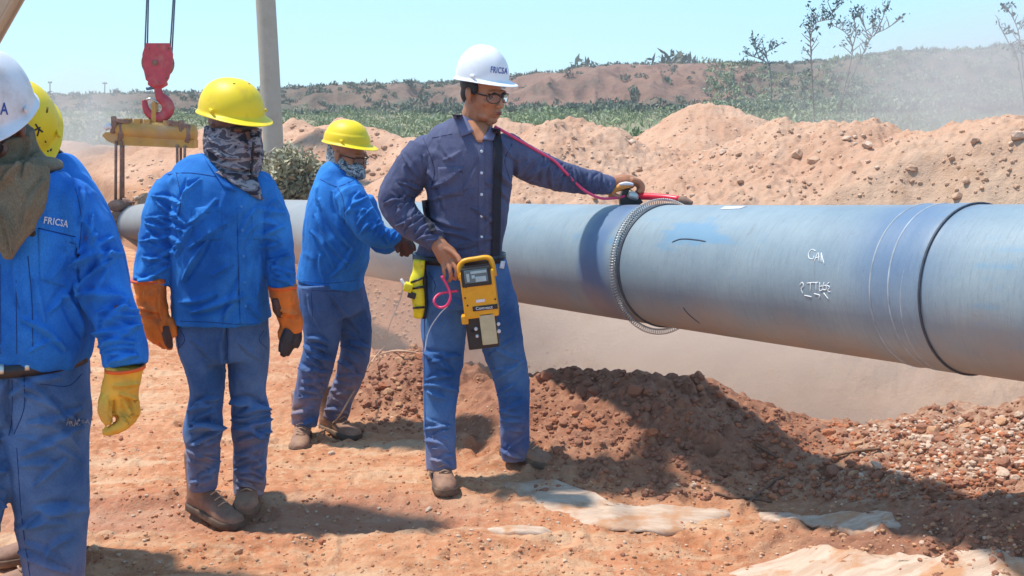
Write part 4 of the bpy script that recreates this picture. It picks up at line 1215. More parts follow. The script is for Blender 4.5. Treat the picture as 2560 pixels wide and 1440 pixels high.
for (xa, xb, ya, yb_, dy) in ((290, 289, 352, 500, -.12), (303, 302, 352, 505, -.12), (308, 308, 352, 498, .12), (443, 444, 362, 420, -.12), (452, 452, 362, 430, .12), (462, 461, 364, 430, -.12)):
    Geo().add(*chainp([(xa, ya, YC+dy, 3.6), (xb, yb_+60*(xa > 400), YC+dy, 3.6)], 10, 3)).build('hanger_rod', M['rust'], cr)
for i, (x, y, r) in enumerate([(300, 512, 20), (302, 540, 21), (306, 568, 20), (316, 596, 20), (328, 622, 18)]):
    k = mpp(y, YC); cc = P(x, y, YC-.1)
    Rr = [[cc+Vector((math.cos(q)*r*k*s, yy, math.sin(q)*r*k*0.72*s)) for q in [2*PI*j/16 for j in range(16)]] for yy, s in ((-.17, .6), (-.16, 1), (-.05, 1), (-.04, .75), (.04, .75), (.05, 1), (.16, 1), (.17, .6))]
    Geo().add(*rings(Rr)).build('roller', M['rust'], cr)
Geo().add(*chainp([(300, 508, YC-.1, 4), (360, 505, YC+.1, 3), (440, 502, YC+.4, 3)], 8)).build('spreader_bar', M['rust'], cr)

pole = Geo().add(*chain3([(*P(689, 500, 13.0), 0.122, 0.122), (*P(680, 300, 13.0), 0.118, 0.118), (*P(664, 0, 13.0), 0.112, 0.112), (*P(625, -640, 13.0), 0.10, 0.10)], 32, 6)).build('support_pole', M['pole'])
tag(pole, 'thick grey pole rising behind the worker in the camouflage neck cover', 'pole')
for k, (x, y0_, y1_, s) in enumerate(((125, 250, 204, 0), (262, 246, 206, 1))):
    Y = 182; g0 = empty('utility_pole', P(x, y0_, Y), ['farther left of two tiny utility poles on the left skyline, topped by a short crossbar', 'tiny slender utility pole on the skyline beside the crane cradle\'s left end'][k], 'utility pole', 'utility poles on the skyline')
    Geo().add(*chainp([(x, y0_+8, Y, 1.5), (x, y1_, Y, 1.2)], 8, 2)).build('post', M['wood_dark'], g0)
    Geo().add(*chainp([(x-5-s, y1_+3, Y, 0.9), (x+5+s, y1_+3, Y, 0.9)], 6, 1)).build('crossarm', M['wood_dark'], g0)
    for dx in (-4, 0, 4): Geo().add(*chainp([(x+dx, y1_+3, Y-.2, 1.0), (x+dx, y1_-1, Y-.2, 0.7)], 6, 1)).build('insulator', M['wood_dark'], g0)

# ------------------------------------------------------------------ shrubs with separate stems against the sky
def leaves_geo(g, c, spread, n, size, R):
    for _ in range(n):
        p = c+Vector((R.gauss(0, spread), R.gauss(0, spread), R.gauss(0, spread*1.2)))
        u = Vector((R.gauss(0, 1), R.gauss(0, 1), R.gauss(0, 1))).normalized(); v = u.cross(Vector((R.gauss(0, 1), R.gauss(0, 1), R.gauss(0, 1)))).normalized()
        s = size*R.uniform(0.6, 1.3)
        g.add([p-u*s, p+v*s*0.45, p+u*s, p-v*s*0.45], [(0, 1, 2, 3)])
def twiggy(label, Y, mains, seed, lsize=0.03, ln=9, cat='shrub', sp=1):
    R = random.Random(seed); base = P(*mains[0][0][:2], Y); e = empty('desert_shrub', base, label, cat)
    st = Geo(); lv = Geo()
    for mline in mains:
        pts = [(x, y, Y+dy) for x, y, dy in mline]
        n = len(pts)
        st.add(*chainp([(x, y, yy, 0.9*(1-i/n)+0.6) for i, (x, y, yy) in enumerate(pts)], 7, 4))
        C = catmull(pts, 5)
        for i, c in enumerate(C):
            t = i/len(C)
            if t < 0.25 and len(mains) > 2: continue
            if R.random() < 0.95:
                L_ = R.uniform(14, 42)*(1.1-0.5*t); a = R.uniform(-2.6, -0.5)
                ex, ey = c[0]+math.cos(a)*L_, c[1]+math.sin(a)*L_; dy = R.uniform(-.2, .2)
                st.add(*chainp([(c[0], c[1], c[2], 1.4), ((c[0]+ex)/2+R.uniform(-4, 4), (c[1]+ey)/2, c[2]+dy/2, 1.1), (ex, ey, c[2]+dy, 0.7)], 5, 2))
                if R.random() < 0.4: leaves_geo(lv, P(ex, ey, c[2]+dy), 0.03*sp, ln, lsize, R)
                if R.random() < 0.35: leaves_geo(lv, P((c[0]+ex)/2, (c[1]+ey)/2, c[2]+dy/2), 0.02*sp, ln//2, lsize, R)
        ex = C[-1]; leaves_geo(lv, P(ex[0], ex[1], ex[2]), 0.035*sp, ln, lsize*.8, R)
    st.build('stem', M['twig'], e); lv.build('foliage', M['leaf_blue'], e, smooth=False)
    return e
twiggy('tall sparse shrub, its upright left stems bare against the sky at right', 15.0, [[(2040, 400, 0), (2035, 290, 0), (2028, 160, 0), (2027, 100, .1), (2035, 62, .1), (2055, 52, .1), (2085, 48, .1)], [(2035, 280, 0), (2028, 140, -.1), (2026, 70, -.1), (2040, 35, -.1)], [(2055, 52, .1), (2082, 32, .2), (2096, 3, .2)]], 1)
twiggy('forked twisting shrub, tallest of the sparse ones against the sky', 15.6, [[(2090, 420, 0), (2105, 260, 0), (2150, 150, 0), (2172, 105, 0), (2185, 70, 0), (2190, 30, 0)], [(2150, 150, 0), (2180, 92, .1), (2215, 72, .1), (2255, 45, .1)], [(2100, 270, 0), (2128, 150, -.1), (2130, 110, -.1), (2112, 80, -.1), (2075, 60, -.1)], [(2172, 100, 0), (2160, 62, .2), (2145, 28, .2)], [(2185, 90, 0), (2205, 50, -.2), (2215, 18, -.2)], [(2128, 130, 0), (2140, 80, -.3), (2132, 40, -.3)]], 2)
twiggy('low sparse shrub on the skyline left of the tall shrubs', 105.0, [[(1928, 256, 0), (1925, 170, 0), (1900, 148, 0), (1870, 138, 0)], [(1925, 165, 0), (1915, 135, .1), (1935, 120, .1)], [(1900, 148, 0), (1890, 125, -.1), (1882, 112, -.1)]], 3, 0.20, 6, sp=7)
twiggy('leafy shrub tip cut off by the right edge of the view', 14.0, [[(2570, 340, 0), (2545, 150, 0), (2520, 105, 0), (2498, 60, 0)], [(2560, 200, 0), (2548, 90, 0), (2530, 40, .1), (2516, 22, .1)], [(2575, 250, 0), (2570, 110, 0), (2560, 70, 0)]], 4)
def bush(label, px, py, Y, wpx, hpx, seed, n=260, mat='leaf_sage'):
    R = random.Random(seed); base = P(px, py, Y); k = mpp(py, Y); e = empty('bush', base, label, 'bush')
    st = Geo(); lv = Geo()
    for i in range(n):
        a = R.gauss(0, 0.55); L_ = hpx*R.uniform(0.55, 1.05)*math.cos(a*0.7); x1 = px+math.sin(a)*wpx*R.uniform(.6, 1.0); y1 = py-L_
        dy = R.uniform(-1, 1)*wpx*k*0.7
        if i % 3 == 0: st.add(*chainp([(px+(x1-px)*.15, py, Y+dy*.2, 1.0), (px+(x1-px)*.6, py-L_*.55, Y+dy*.6, .8), (x1, y1, Y+dy, .5)], 4, 2))
        for t in (0.5, 0.75, 1.0):
            leaves_geo(lv, P(px+(x1-px)*t, py+(y1-py)*t, Y+dy*t), 0.035, 7, 0.035, R)
    st.build('stem', M['twig'], e); lv.build('foliage', M[mat], e, smooth=False)
bush('dry sage grey bush at the foot of the thick grey pole', 735, 515, 10.4, 90, 130, 11)
bush('pale dry bush beside the pole, just left of the bending worker', 640, 515, 11.0, 55, 120, 12, 150)
bush('small dry bush behind the bending worker\'s shoulder', 800, 520, 10.8, 60, 95, 13, 130)

# ------------------------------------------------------------------ twine, sticks
def cordp(name, pts, rp, mat, label, cat):
    g = Geo(); g.add(*chain3([(*p, rp, rp) for p in pts], 6, 6)); return tag(g.build(name, mat), label, cat)
def onpx(px, py, h=0.008):
    p = soil_at(px, py); return Vector((p.x, p.y, gz(p.x, p.y)+h))
cordp('twine', [onpx(792, 1092), onpx(820, 1078, .02), P(845, 1045, 5.0), P(872, 1000, 5.0), P(905, 940, 5.3), P(940, 890, 5.9), onpx(962, 868)], 0.0045, M['rope'], 'thin twine running from the bending worker\'s boots up to the trench edge', 'twine')
cordp('twine', [onpx(940, 893, .01), onpx(990, 886, .02), onpx(1055, 890, .012)], 0.006, M['rope'], 'short level length of twine lying on the trench edge between two workers', 'twine')
cordp('twine', [onpx(962, 868, .02), P(975, 810, 6.9), P(1000, 750, 7.1), P(1012, 700, 7.2)], 0.004, M['rope'], 'pale twine rising from the trench edge towards the pipe', 'twine')
for lab, pts in (('forked dry stick lying below the brown ridge at right', [(1785, 1240), (1830, 1252), (1880, 1255), (1930, 1262)]), ('dry branching twig standing out of sand beside the forked stick', [(1868, 1268), (1900, 1240), (1935, 1212), (1960, 1200)]),
                 ('bent dry stick on the face of the brown ridge', [(1886, 1118), (1915, 1135), (1945, 1152)]), ('long dry stick near the pale gravel at the ridge crest', [(2080, 1148), (2140, 1136), (2200, 1130)])):
    cordp('stick', [onpx(a, b, .014) for a, b in pts], 0.006, M['twig_brown'], lab, 'stick')

# ================================================================== PEOPLE
def frame_of(yaw, pitch, roll=0):
    """columns: right of the face, forward, up. yaw 0 looks at the camera, + turns to photo right; pitch + looks down"""
    f = Vector((math.sin(yaw)*math.cos(pitch), -math.cos(yaw)*math.cos(pitch), -math.sin(pitch)))
    r = f.cross(Vector((0, 0, 1))).normalized(); u = r.cross(f).normalized()
    Rm = Matrix((r, f, u)).transposed()
    return Rm @ Matrix.Rotation(roll, 3, 'Y')
def place(VF, Rm, loc, s=1.0):
    V, F = VF; return [Rm @ (Vector(v)*s)+Vector(loc) for v in V], F
def head_geo(g, Rm, loc, s=1.0, ears=True):
    A = lambda c, r, rot=None: g.add(*place(ell(c, r, rot, 20, 14), Rm, loc, s))
    A((0, -.012, .045), (.076, .096, .088)); A((0, .028, -.01), (.064, .068, .085)); A((0, .035, -.055), (.052, .055, .055))
    A((0, .066, -.098), (.027, .024, .019)); A((-.03, .035, -.085), (.022, .04, .022)); A((.03, .035, -.085), (.022, .04, .022))
    for q in (-1, 1):
        A((q*.040, .064, -.022), (.021, .020, .018)); A((q*.03, .086, .022), (.024, .012, .009)); A((q*.040, -.0, -.075), (.016, .04, .028))
        if ears: A((q*.078, -.004, -.002), (.009, .019, .031), Matrix.Rotation(q*-0.35, 3, 'Z')); A((q*.083, -.012, .008), (.006, .014, .022), Matrix.Rotation(q*-0.5, 3, 'Z')); A((q*.075, .003, -.026), (.007, .009, .010))
        A((q*.0125, .106, -.034), (.0085, .011, .0075))
    for i in range(7):
        t = i/6; A((0, .090+.026*t**0.9, .018-.050*t), (.0075+.004*t, .011, .010))
    A((0, .1000, -.0585), (.022, .011, .0055)); A((0, .1015, -.0665), (.020, .0115, .006)); A((0, .094, -.078), (.017, .010, .007)); A((0, .096, -.050), (.016, .008, .008))
def face_dents(o, Rm, loc, s):
    """eye sockets, mouth line, nose wings pressed into the face after the union"""
    V = getv(o); Nn = getn(o); Ri = np.array(Rm.inverted()); q = (V-np.array(loc)) @ Ri.T/s
    D = np.zeros(len(V))
    def g(c, r, h):
        nonlocal D
        e = ((q[:, 0]-c[0])/r[0])**2+((q[:, 1]-c[1])/r[1])**2+((q[:, 2]-c[2])/r[2])**2; D += h*np.exp(-e)
    for k in (-1, 1):
        g((k*.031, .084, .002), (.018, .03, .011), -.008); g((k*.031, .080, .003), (.011, .02, .006), .005)
        g((k*.031, .085, -.004), (.014, .02, .0015), -.003)
        g((k*.021, .10, -.038), (.003, .012, .009), -.003); g((k*.027, .093, -.055), (.005, .012, .012), -.003)
    g((0, .108, -.0625), (.021, .02, .0022), -.005); g((0, .10, -.085), (.014, .02, .004), -.003)
    setv(o, V+Nn*(D*s)[:, None])
def helmet(Rm, loc, s, mat, parent, style='cap', wide=.88, lift=.012, hh=.132):
    loc = Vector(loc)+Rm @ Vector((0, 0, lift*s)); place_ = place
    """shell with front visor, rim, crown ridges; built in head space and turned with the head"""
    nA, nH = 96, 26; R_ = []
    rimz = .052
    for i in range(nH+1):
        t = i/nH; ph = t*PI/2*0.985; ring = []
        for j in range(nA):
            a = 2*PI*j/nA; fx, fy = math.sin(a), math.cos(a)
            ax = .116*wide*1.03; ay = (.140 if fy > 0 else .138)*wide
            cr_ = math.cos(ph)**0.80; hz = hh*math.sin(ph)**0.95
            x = fx*ax*cr_; y = fy*ay*cr_-.008
            z = rimz+hz
            if style == 'ridge':         # raised centre ridge with flanking grooves
                rid = math.exp(-(x/.026)**2)*.0075-math.exp(-((abs(x)-.04)/.012)**2)*.0025
            else:
                rid = math.exp(-(x/.05)**2)*.002
            z += rid*min(1, t*2.5)
            # skirt band standing proud near the rim
            if style == 'skirt' and t < 0.24:
                k = 1+.045*(1-t/.24*0.3); x *= k; y = (y+.008)*k-.008
            z -= (.007*max(0, fy)**2 - .003*max(0, -fy))*(1-t)**2
            ring.append(Vector((x, y, z)))
        R_.append(ring)
    # rim and visor, rolling out under the shell
    low = []
    def visor(j, out, dz):
        a = 2*PI*j/nA; fx, fy = math.sin(a), math.cos(a); p = R_[0][j]
        vf = max(0, fy)**1.6
        o_ = out*(.30+1.0*vf); 
        return Vector((p.x+fx*o_, p.y+fy*o_*(1.35 if fy > 0 else 1), p.z+dz-(.006*vf if out > .02 else .002*vf)))
    L1 = [visor(j, .014, -.005) for j in range(nA)]; L2 = [visor(j, .031, -.009) for j in range(nA)]; L3 = [visor(j, .030, -.013) for j in range(nA)]
    L4 = [visor(j, .012, -.013) for j in range(nA)]
    inner = [[Vector((v.x*.955, (v.y+.008)*.955-.008, v.z-.003)) for v in r] for r in R_]
    inner = [[Vector((v.x, v.y, min(v.z, 1))) for v in r] for r in inner]
    allr = [inner[k] for k in range(nH, -1, -1)]+[L4, L3, L2, L1]+R_
    g = Geo(); g.add(*place(rings(allr), Rm, loc, s)); h = g.build('helmet', mat, parent)
    b_ = h.modifiers.new('b', 'SUBSURF'); b_.levels = 1; b_.render_levels = 1
    # side slot covers + inner headband
    for q in (-1, 1):
        Geo().add(*place(box((q*.117*wide, .028, rimz+.012), (.004, .018, .006), Matrix.Rotation(-q*.28, 3, 'Z'), .003), Rm, loc, s)).build('accessory_slot', mat, h)
    band = [[Vector((math.sin(2*PI*j/48)*.086*k, math.cos(2*PI*j/48)*.106*k-.008, z)) for j in range(48)] for k, z in ((1.0, .080), (1.0, .045), (1.03, .045), (1.03, .080))]
    Geo().add(*place(rings(band+[band[0]], cap=False), Rm, loc, s)).build('headband', M['dark'], h)
    if style == 'vent':
        for q in (-1, 1):
            for k in range(4):
                a = math.radians(52+q*0+k*9); xx = q*.030; yy = -.05+k*.030
                zz = rimz+hh*math.sqrt(max(0, 1-(xx/(.116*wide))**2-(yy/(.14*wide))**2))-.006
                Geo().add(*place(box((xx, yy, zz+.006), (.004, .010, .002), None, .0015), Rm, loc, s)).build('vent_slot', M['slot'], h)
    return h
def glasses(Rm, loc, s, parent, dark=False):
    e = Geo(); le = Geo()
    for q in (-1, 1):
        rim = []; top = []
        for k in range(17):
            t = 2*PI*k/16
            x = q*(.034+.029*math.cos(t)); z = -.001+.019*math.sin(t)*(1 if math.sin(t) > 0 else 1.05)
            y = .112-(abs(x)/.07)**2*.030
            rim.append(Vector((x, y, z)))
        n_ = 16; c = Vector((q*.034, .113, 0))
        le.add(*place((rim[:16]+[c], [(i, (i+1) % 16, 16) for i in range(16)]), Rm, loc, s))
        e.add(*place(chain3([(*p, .0019, .0019) for p in rim], 6, 1), Rm, loc, s))
        e.add(*place(chain3([(q*.062, .088, .010, .0035, .003), (q*.075, .05, .012, .004, .002), (q*.080, .01, .012, .003, .002), (q*.080, -.012, .006, .003, .002)], 8, 4), Rm, loc, s))
    e.add(*place(chain3([(-.008, .114, .006, .002, .002), (0, .117, .008, .002, .002), (.008, .114, .006, .002, .002)], 6, 3), Rm, loc, s))
    e.add(*place(chain3([(-.06, .094, .014, .0025, .003), (-.03, .110, .018, .003, .003), (0, .116, .015, .003, .003), (.03, .110, .018, .003, .003), (.06, .094, .014, .0025, .003)], 6, 4), Rm, loc, s))
    f = e.build('glasses', M['dark'], parent); le.build('lens', M['lensglass'] if not dark else M['dark'], f); return f
def boot(ankle, yaw, s, parent, pitch=0, toe_up=0.0, zoff=0.0):
    """ankle: world point on the ground under the ankle; yaw 0 = toe to camera, + to photo right"""
    f = Vector((math.sin(yaw), -math.cos(yaw), 0)); r = Vector((math.cos(yaw), math.sin(yaw), 0)); u = Vector((0, 0, 1))
    Rm = Matrix((r, f, u)).transposed() @ Matrix.Rotation(toe_up, 3, 'X')
    prof = [(-.082, .024, .055), (-.068, .032, .085), (-.035, .036, .108), (.0, .036, .112), (.04, .037, .100), (.08, .041, .076), (.12, .046, .060), (.155, .046, .053), (.185, .038, .047), (.203, .022, .034)]
    def ringf(y, w_, h):
        out = []
        for k in range(20):
            t = 2*PI*k/20; x = math.cos(t)*w_; z = h/2+math.sin(t)*h/2
            if math.sin(t) < 0: z = h/2+math.sin(t)*h/2*1.0; x *= 1+0.12*(-math.sin(t))
            out.append(Vector((x, y, max(z, .012))))
        return out
    C = catmull(prof, 3); g = Geo(); g.add(*rings([ringf(*c) for c in C]))
    g.add(*rings([[Vector((math.cos(t)*rx, -.025+math.sin(t)*ry+dy, z)) for t in [2*PI*k/20 for k in range(20)]] for z, rx, ry, dy in ((.05, .042, .062, 0), (.10, .044, .060, 0), (.15, .048, .058, -.004), (.20, .052, .06, -.006), (.235, .053, .06, -.006))]))
    gg = Geo().add(*place((g.v, g.f), Rm, ankle+Vector((0, 0, zoff)), s)); b = gg.build('boot', M['boot'], parent); remesh(b, 0.006, 3)
    sl = Geo(); R1 = []
    for z, k in ((-.004, .97), (.0, 1.0), (.018, 1.0), (.022, .96)):
        R1.append([Vector((x*k, y, z)) for x, y in [(c[1]*1.14, c[0]) for c in C]+[(-c[1]*1.14, c[0]) for c in reversed(C)]])
    sl.add(*place(rings(R1), Rm, ankle+Vector((0, 0, zoff)), s)); sl.build('sole', M['sole'], b)
    lc = Geo()
    for k in range(5):
        y = .115-.022*k; z = .062+.016*k
        lc.add(*place(chain3([(-.022, y-.006, z, .0028, .0028), (0, y+.002, z+.012, .0028, .0028), (.022, y-.006, z, .0028, .0028)], 6, 3), Rm, ankle+Vector((0, 0, zoff)), s))
    lc.build('lace', M['rope'], b)
    return b
def garment(name, parts, voxel, mat, parent, fl=None, Y=4.4, amp=0.006, rs=(12, 12, 5), seed=0, smooth=4, thr=0.66):
    g = Geo()
    for v, f in parts: g.add(v, f)
    o = g.build(name, mat, parent); remesh(o, voxel, smooth)
    if amp: rfolds(o, amp, rs, seed, thr=thr)
    if fl: folds(o, fl, Y, 1.25 if name == 'jeans' else 1.15)
    V = getv(o)
    return o
def person(label, parts, headp=None, skin='skin', voxel=0.006, ears=True):
    g = Geo()
    for v, f in parts: g.add(v, f)
    if headp: head_geo(g, *headp, ears=ears)
    o = g.build('person', M[skin]); remesh(o, voxel, 2, 0.5)
    if headp: face_dents(o, *headp)
    tag(o, label, 'person'); o['_w'] = 0
    del o['_w']
    return o
def thin(ch, k=0.72, kt=0.75):
    return [(p[0], p[1], p[2], p[3]*k, (p[4]*kt if len(p) > 4 and p[4] else None)) for p in ch]
def rgauss_blob(): pass

# ------------------------------------------------------------------ the inspector in white helmet (centre)
YA = 4.42
hA = P(1207, 236, YA); RA = frame_of(math.radians(46), math.radians(9), math.radians(2)); sA = 0.93
torso = [(1186, 311, YA+.03, 36, .055), (1181, 326, YA+.02, 76, .085), (1176, 352, YA+.01, 108, .105), (1172, 388, YA, 114, .122), (1172, 430, YA, 111, .128), (1170, 500, YA, 103, .125), (1163, 560, YA, 101, .122), (1153, 610, YA, 103, .125), (1148, 650, YA, 107, .128)]
armL = [(1062, 372, YA, 44, .066), (1040, 410, YA-.02, 47, .068), (1010, 455, YA-.02, 47, .066), (990, 498, YA-.03, 45, .062), (1012, 542, YA-.07, 40, .055), (1050, 575, YA-.12, 34, .047), (1092, 606, YA-.17, 27, .038)]
armR = [(1255, 372, YA+.02, 46, .07), (1300, 398, YA+.06, 44, .066), (1345, 422, YA+.13, 42, .062), (1405, 441, YA+.20, 38, .055), (1470, 455, YA+.28, 31, .046), (1528, 464, YA+.35, 24, .037)]
legL = [(1125, 660, YA, 84, .125), (1112, 730, YA, 70, .115), (1108, 800, YA-.01, 61, .10), (1110, 870, YA-.02, 55, .088), (1104, 940, YA-.03, 50, .078), (1100, 1000, YA-.04, 46, .072), (1099, 1060, YA-.06, 42, .068), (1101, 1120, YA-.08, 41, .066), (1104, 1172, YA-.09, 42, .066)]
legR = [(1190, 660, YA+.01, 84, .125), (1218, 730, YA+.02, 72, .115), (1240, 790, YA+.03, 63, .10), (1258, 870, YA+.05, 54, .088), (1278, 940, YA+.07, 46, .078), (1284, 1000, YA+.08, 42, .072), (1287, 1060, YA+.10, 40, .066), (1291, 1145, YA+.11, 38, .062)]
def fing(pts, r0, r1):
    n = len(pts); return chainp([(x, y, Y, r0+(r1-r0)*i/(n-1)) for i, (x, y, Y) in enumerate(pts)], 10, 4)
yh = YA-.19
handL = [chainp([(1090, 602, yh+.02, 20, .026), (1102, 620, yh, 22, .022), (1118, 640, yh-.005, 27, .019), (1126, 652, yh-.01, 23, .014)], 14, 4),
         fing([(1138, 642, yh-.012), (1154, 660, yh-.03), (1156, 678, yh-.03), (1151, 690, yh-.02)], 6.6, 4.8),
         fing([(1129, 650, yh-.016), (1141, 672, yh-.036), (1142, 689, yh-.034), (1137, 699, yh-.02)], 6.6, 4.8),
         fing([(1118, 656, yh-.016), (1126, 678, yh-.034), (1127, 694, yh-.03), (1122, 704, yh-.016)], 6.4, 4.6),
         fing([(1106, 656, yh-.012), (1110, 676, yh-.026), (1111, 690, yh-.022), (1108, 699, yh-.012)], 5.8, 4.2),
         fing([(1112, 622, yh-.01), (1132, 632, yh-.02), (1146, 645, yh-.035), (1150, 656, yh-.045)], 9, 6)]
yr = YA+.36
handR = [chainp([(1526, 464, yr, 20, .028), (1542, 459, yr+.01, 21, .027), (1562, 455, yr+.02, 20, .034), (1582, 455, yr+.03, 16, .036)], 14, 4),
         fing([(1578, 450, yr-.005), (1598, 455, yr), (1603, 470, yr), (1596, 482, yr-.005)], 8.5, 6.5),
         fing([(1580, 452, yr+.02), (1601, 458, yr+.025), (1606, 473, yr+.02), (1598, 487, yr+.01)], 8.5, 6.5),
         fing([(1580, 453, yr+.045), (1600, 460, yr+.05), (1604, 474, yr+.045), (1596, 486, yr+.03)], 8, 6),
         fing([(1576, 456, yr+.065), (1594, 462, yr+.07), (1597, 474, yr+.065), (1590, 484, yr+.05)], 7.5, 5.5),
         fing([(1538, 470, yr-.02), (1530, 482, yr-.03), (1536, 490, yr-.03), (1550, 492, yr-.025)], 9, 6.5)]
neckA = chainp([(1186, 350, YA+.03, 46, .07), (1190, 315, YA+.03, 42, .062), (1196, 285, YA+.02, 41, .06), (1203, 255, YA+.01, 40, .06)], 18, 4)
boL = thin(armL); boR = thin(armR)
pA = person('tall man in white helmet, safety glasses and purple-blue shirt, holding a rod on the pipe',
            [neckA, chainp(thin(torso)), chainp(boL), chainp(boR), chainp(thin(legL, .5, .5)), chainp(thin(legR, .5, .5))]+handL+handR, (RA, hA, sA), 'skin', 0.0037)
fl = [(1075, 470, 1150, 425, 6, .007), (1080, 500, 1165, 470, 5, .005), (1240, 420, 1285, 470, 6, .008), (1215, 455, 1270, 500, 5, .006), (1200, 400, 1160, 470, 5, .004), (1075, 540, 1160, 570, 6, .006),
      (1070, 580, 1180, 600, 5, .006), (1090, 615, 1200, 610, 5, .005), (1150, 610, 1245, 590, 5, .005), (1110, 400, 1150, 380, 5, .004), (1180, 520, 1240, 560, 5, .005), (1075, 430, 1110, 520, 6, .006),
      (1060, 390, 1090, 450, 5, .006), (1250, 350, 1290, 400, 5, .005), (1260, 520, 1190, 590, 5, .004), (1100, 350, 1130, 400, 5, .004)]
fl += limb_folds((1040, 420), (985, 500), 45, 44, 6, .007, 1, .7, 5)+limb_folds((985, 490), (1080, 600), 42, 30, 15, .008, 2, .5, 3.6)
fl += limb_folds((1290, 410), (1400, 440), 42, 36, 7, .006, 3, .7, 5)+limb_folds((1400, 440), (1525, 463), 36, 24, 14, .006, 4, .6, 3.6)
shirtA = garment('shirt', [chainp(torso, 28, 5, 2.3), chainp(armL), chainp(armR), ballp(1066, 380, YA, 42, .066), ballp(1262, 376, YA+.02, 42, .066)], 0.0058, M['shirt_navy'], pA, fl, YA, .005, (13, 13, 6), 3, 4)
fj = limb_folds((1110, 880), (1100, 990), 48, 44, 9, .008, 11, .6, 5)+limb_folds((1100, 1050), (1103, 1165), 40, 40, 8, .007, 12, .45, 4.5)+limb_folds((1262, 860), (1286, 1140), 50, 36, 12, .006, 13, .7, 5)
fj += [(1165, 720, 1110, 690, 5, .006), (1180, 770, 1120, 740, 5, .006), (1190, 740, 1240, 700, 5, .005), (1195, 800, 1260, 760, 5, .005), (1168, 660, 1170, 860, 7, -.008), (1060, 700, 1070, 800, 5, .004)]
slim = lambda ch, k: [(p[0], p[1], p[2], p[3]*k, p[4]*k) for p in ch]
jeansA = garment('jeans', [chainp(slim(legL, .94), 22), chainp(slim(legR, .94), 22), chainp([(1158, 640, YA, 108, .13), (1158, 690, YA, 112, .135), (1166, 760, YA, 100, .125)], 26)], 0.0062, M['jeans_b'], pA, fj, YA, .005, (12, 12, 7), 5, 4)
bA = bvh_of(shirtA); bJ = bvh_of(jeansA)
# collar, placket, buttons, pocket, cuffs
patch(bvh_of(shirtA, pA), [(1130, 286), (1150, 276), (1184, 330), (1154, 342)], .014, 8, 10, 'collar', M['collar_light'], shirtA)
patch(bA, [(1226, 318), (1244, 322), (1232, 352), (1206, 350)], .012, 8, 10, 'collar', M['collar_light'], shirtA, Y=YA-.1)
patch(bvh_of(shirtA, pA), [(1160, 302), (1230, 304), (1205, 356), (1194, 356)], .005, 8, 8, 'open_neck', M['skin'], pA, Y=YA-.08)
patch(bA, [(1196, 350), (1212, 350), (1212, 632), (1194, 632)], .0022, 4, 40, 'placket', M['shirt_navy'], shirtA)
for yb2 in (378, 432, 486, 540, 592):
    g = Geo(); h, nn = cast(bA, 1204, yb2); g.add(*place(ell((0, 0, 0), (.006, .002, .006), None, 12, 6), Matrix.Identity(3), h+Vector((0, -.004, 0)))); g.build('button', M['white_print'], shirtA)
patch(bA, [(1095, 418), (1158, 415), (1158, 490), (1098, 490)], .002, 10, 10, 'pocket', M['shirt_navy'], shirtA)
for ln in ([(1095, 432), (1158, 429)], [(1058, 345), (1085, 420), (1078, 470)], [(1280, 360), (1262, 400), (1275, 450)], [(1130, 335), (1080, 345)]):
    cord_on(bA, ln, .0013, .0004, 'seam', M['seam_navy'], shirtA)
for ln in ([(1150, 668), (1158, 720), (1168, 790)], [(1072, 680), (1088, 710), (1085, 730)], [(1060, 665), (1062, 900), (1063, 1160)]):
    cord_on(bJ, ln, .0013, .0004, 'seam', M['seam'], jeansA)
g = Geo(); Rr = []
for k in range(41):
    t = 2*PI*k/40; Rr.append([P(1148, 642, YA)+Vector((math.cos(t)*(.182+a), math.sin(t)*(.138+a), b)) for a, b in ((0, -.016), (.008, -.016), (.008, .016), (0, .016))])
g.add(*rings(Rr)); beltA = g.build('belt', M['belt'], pA)
patch(bvh_of(jeansA, beltA), [(1252, 652), (1262, 653), (1258, 672), (1248, 670)], .006, 3, 4, 'belt_clip', M['white_plastic'], beltA)
# hair, stubble, brows
hg = Geo()
def onhead(c, r, rot=None): hg.add(*place(ell(c, r, rot, 20, 14), RA, hA, sA))
onhead((0, -.022, .040), (.080, .092, .070)); onhead((-.070, .018, .030), (.010, .020, .028)); onhead((.070, .018, .030), (.010, .020, .028)); onhead((0, -.055, -.005), (.062, .055, .055))
hr = hg.build('hair', M['hair'], pA); remesh(hr, .004, 2)
for q in (-1, 1): Geo().add(*place(chain3([(q*.016, .100, .017, .004, .0035), (q*.032, .097, .021, .0045, .0035), (q*.050, .080, .016, .003, .003)], 8, 4), RA, hA, sA)).build('eyebrow', M['hair'], pA)
M['eye'] = simple('eye_dark', (0.05, 0.03, 0.025), 0.2)
for q in (-1, 1): Geo().add(*place(ell((q*.031, .0795, .001), (.0115, .0095, .0065)), RA, hA, sA)).build('eye', M['eye'], pA)
lg = Geo(); lg.add(*place(ell((0, .1035, -.0668), (.0185, .0105, .0048)), RA, hA, sA)); lg.add(*place(ell((0, .103, -.0590), (.019, .0095, .0038)), RA, hA, sA)); lg.build('lips', simple('lip_brown', (0.22, 0.065, 0.045), 0.5), pA)
glasses(RA, hA, sA, pA)
helA = helmet(frame_of(math.radians(50), math.radians(5), math.radians(1)), hA, sA*1.0, M['helm_white'], pA, 'ridge', wide=.88, hh=.132, lift=.016)
text_on(bvh_of(helA), 'FRICSA', 1226, 181, 42, 0.10, M['blue_print'], helA, cond=1.7)
bt = P(1104, 1235, YA); 
boot(Vector((bt.x, P(1104, 1205, 4.36).y, gz(bt.x, 4.36))), math.radians(12), 1.0, pA, zoff=0.012)
x2 = P(1292, 1175, 4.58).x
boot(Vector((x2, 4.58, gz(x2, 4.58))), math.radians(48), 0.97, pA, zoff=0.012)

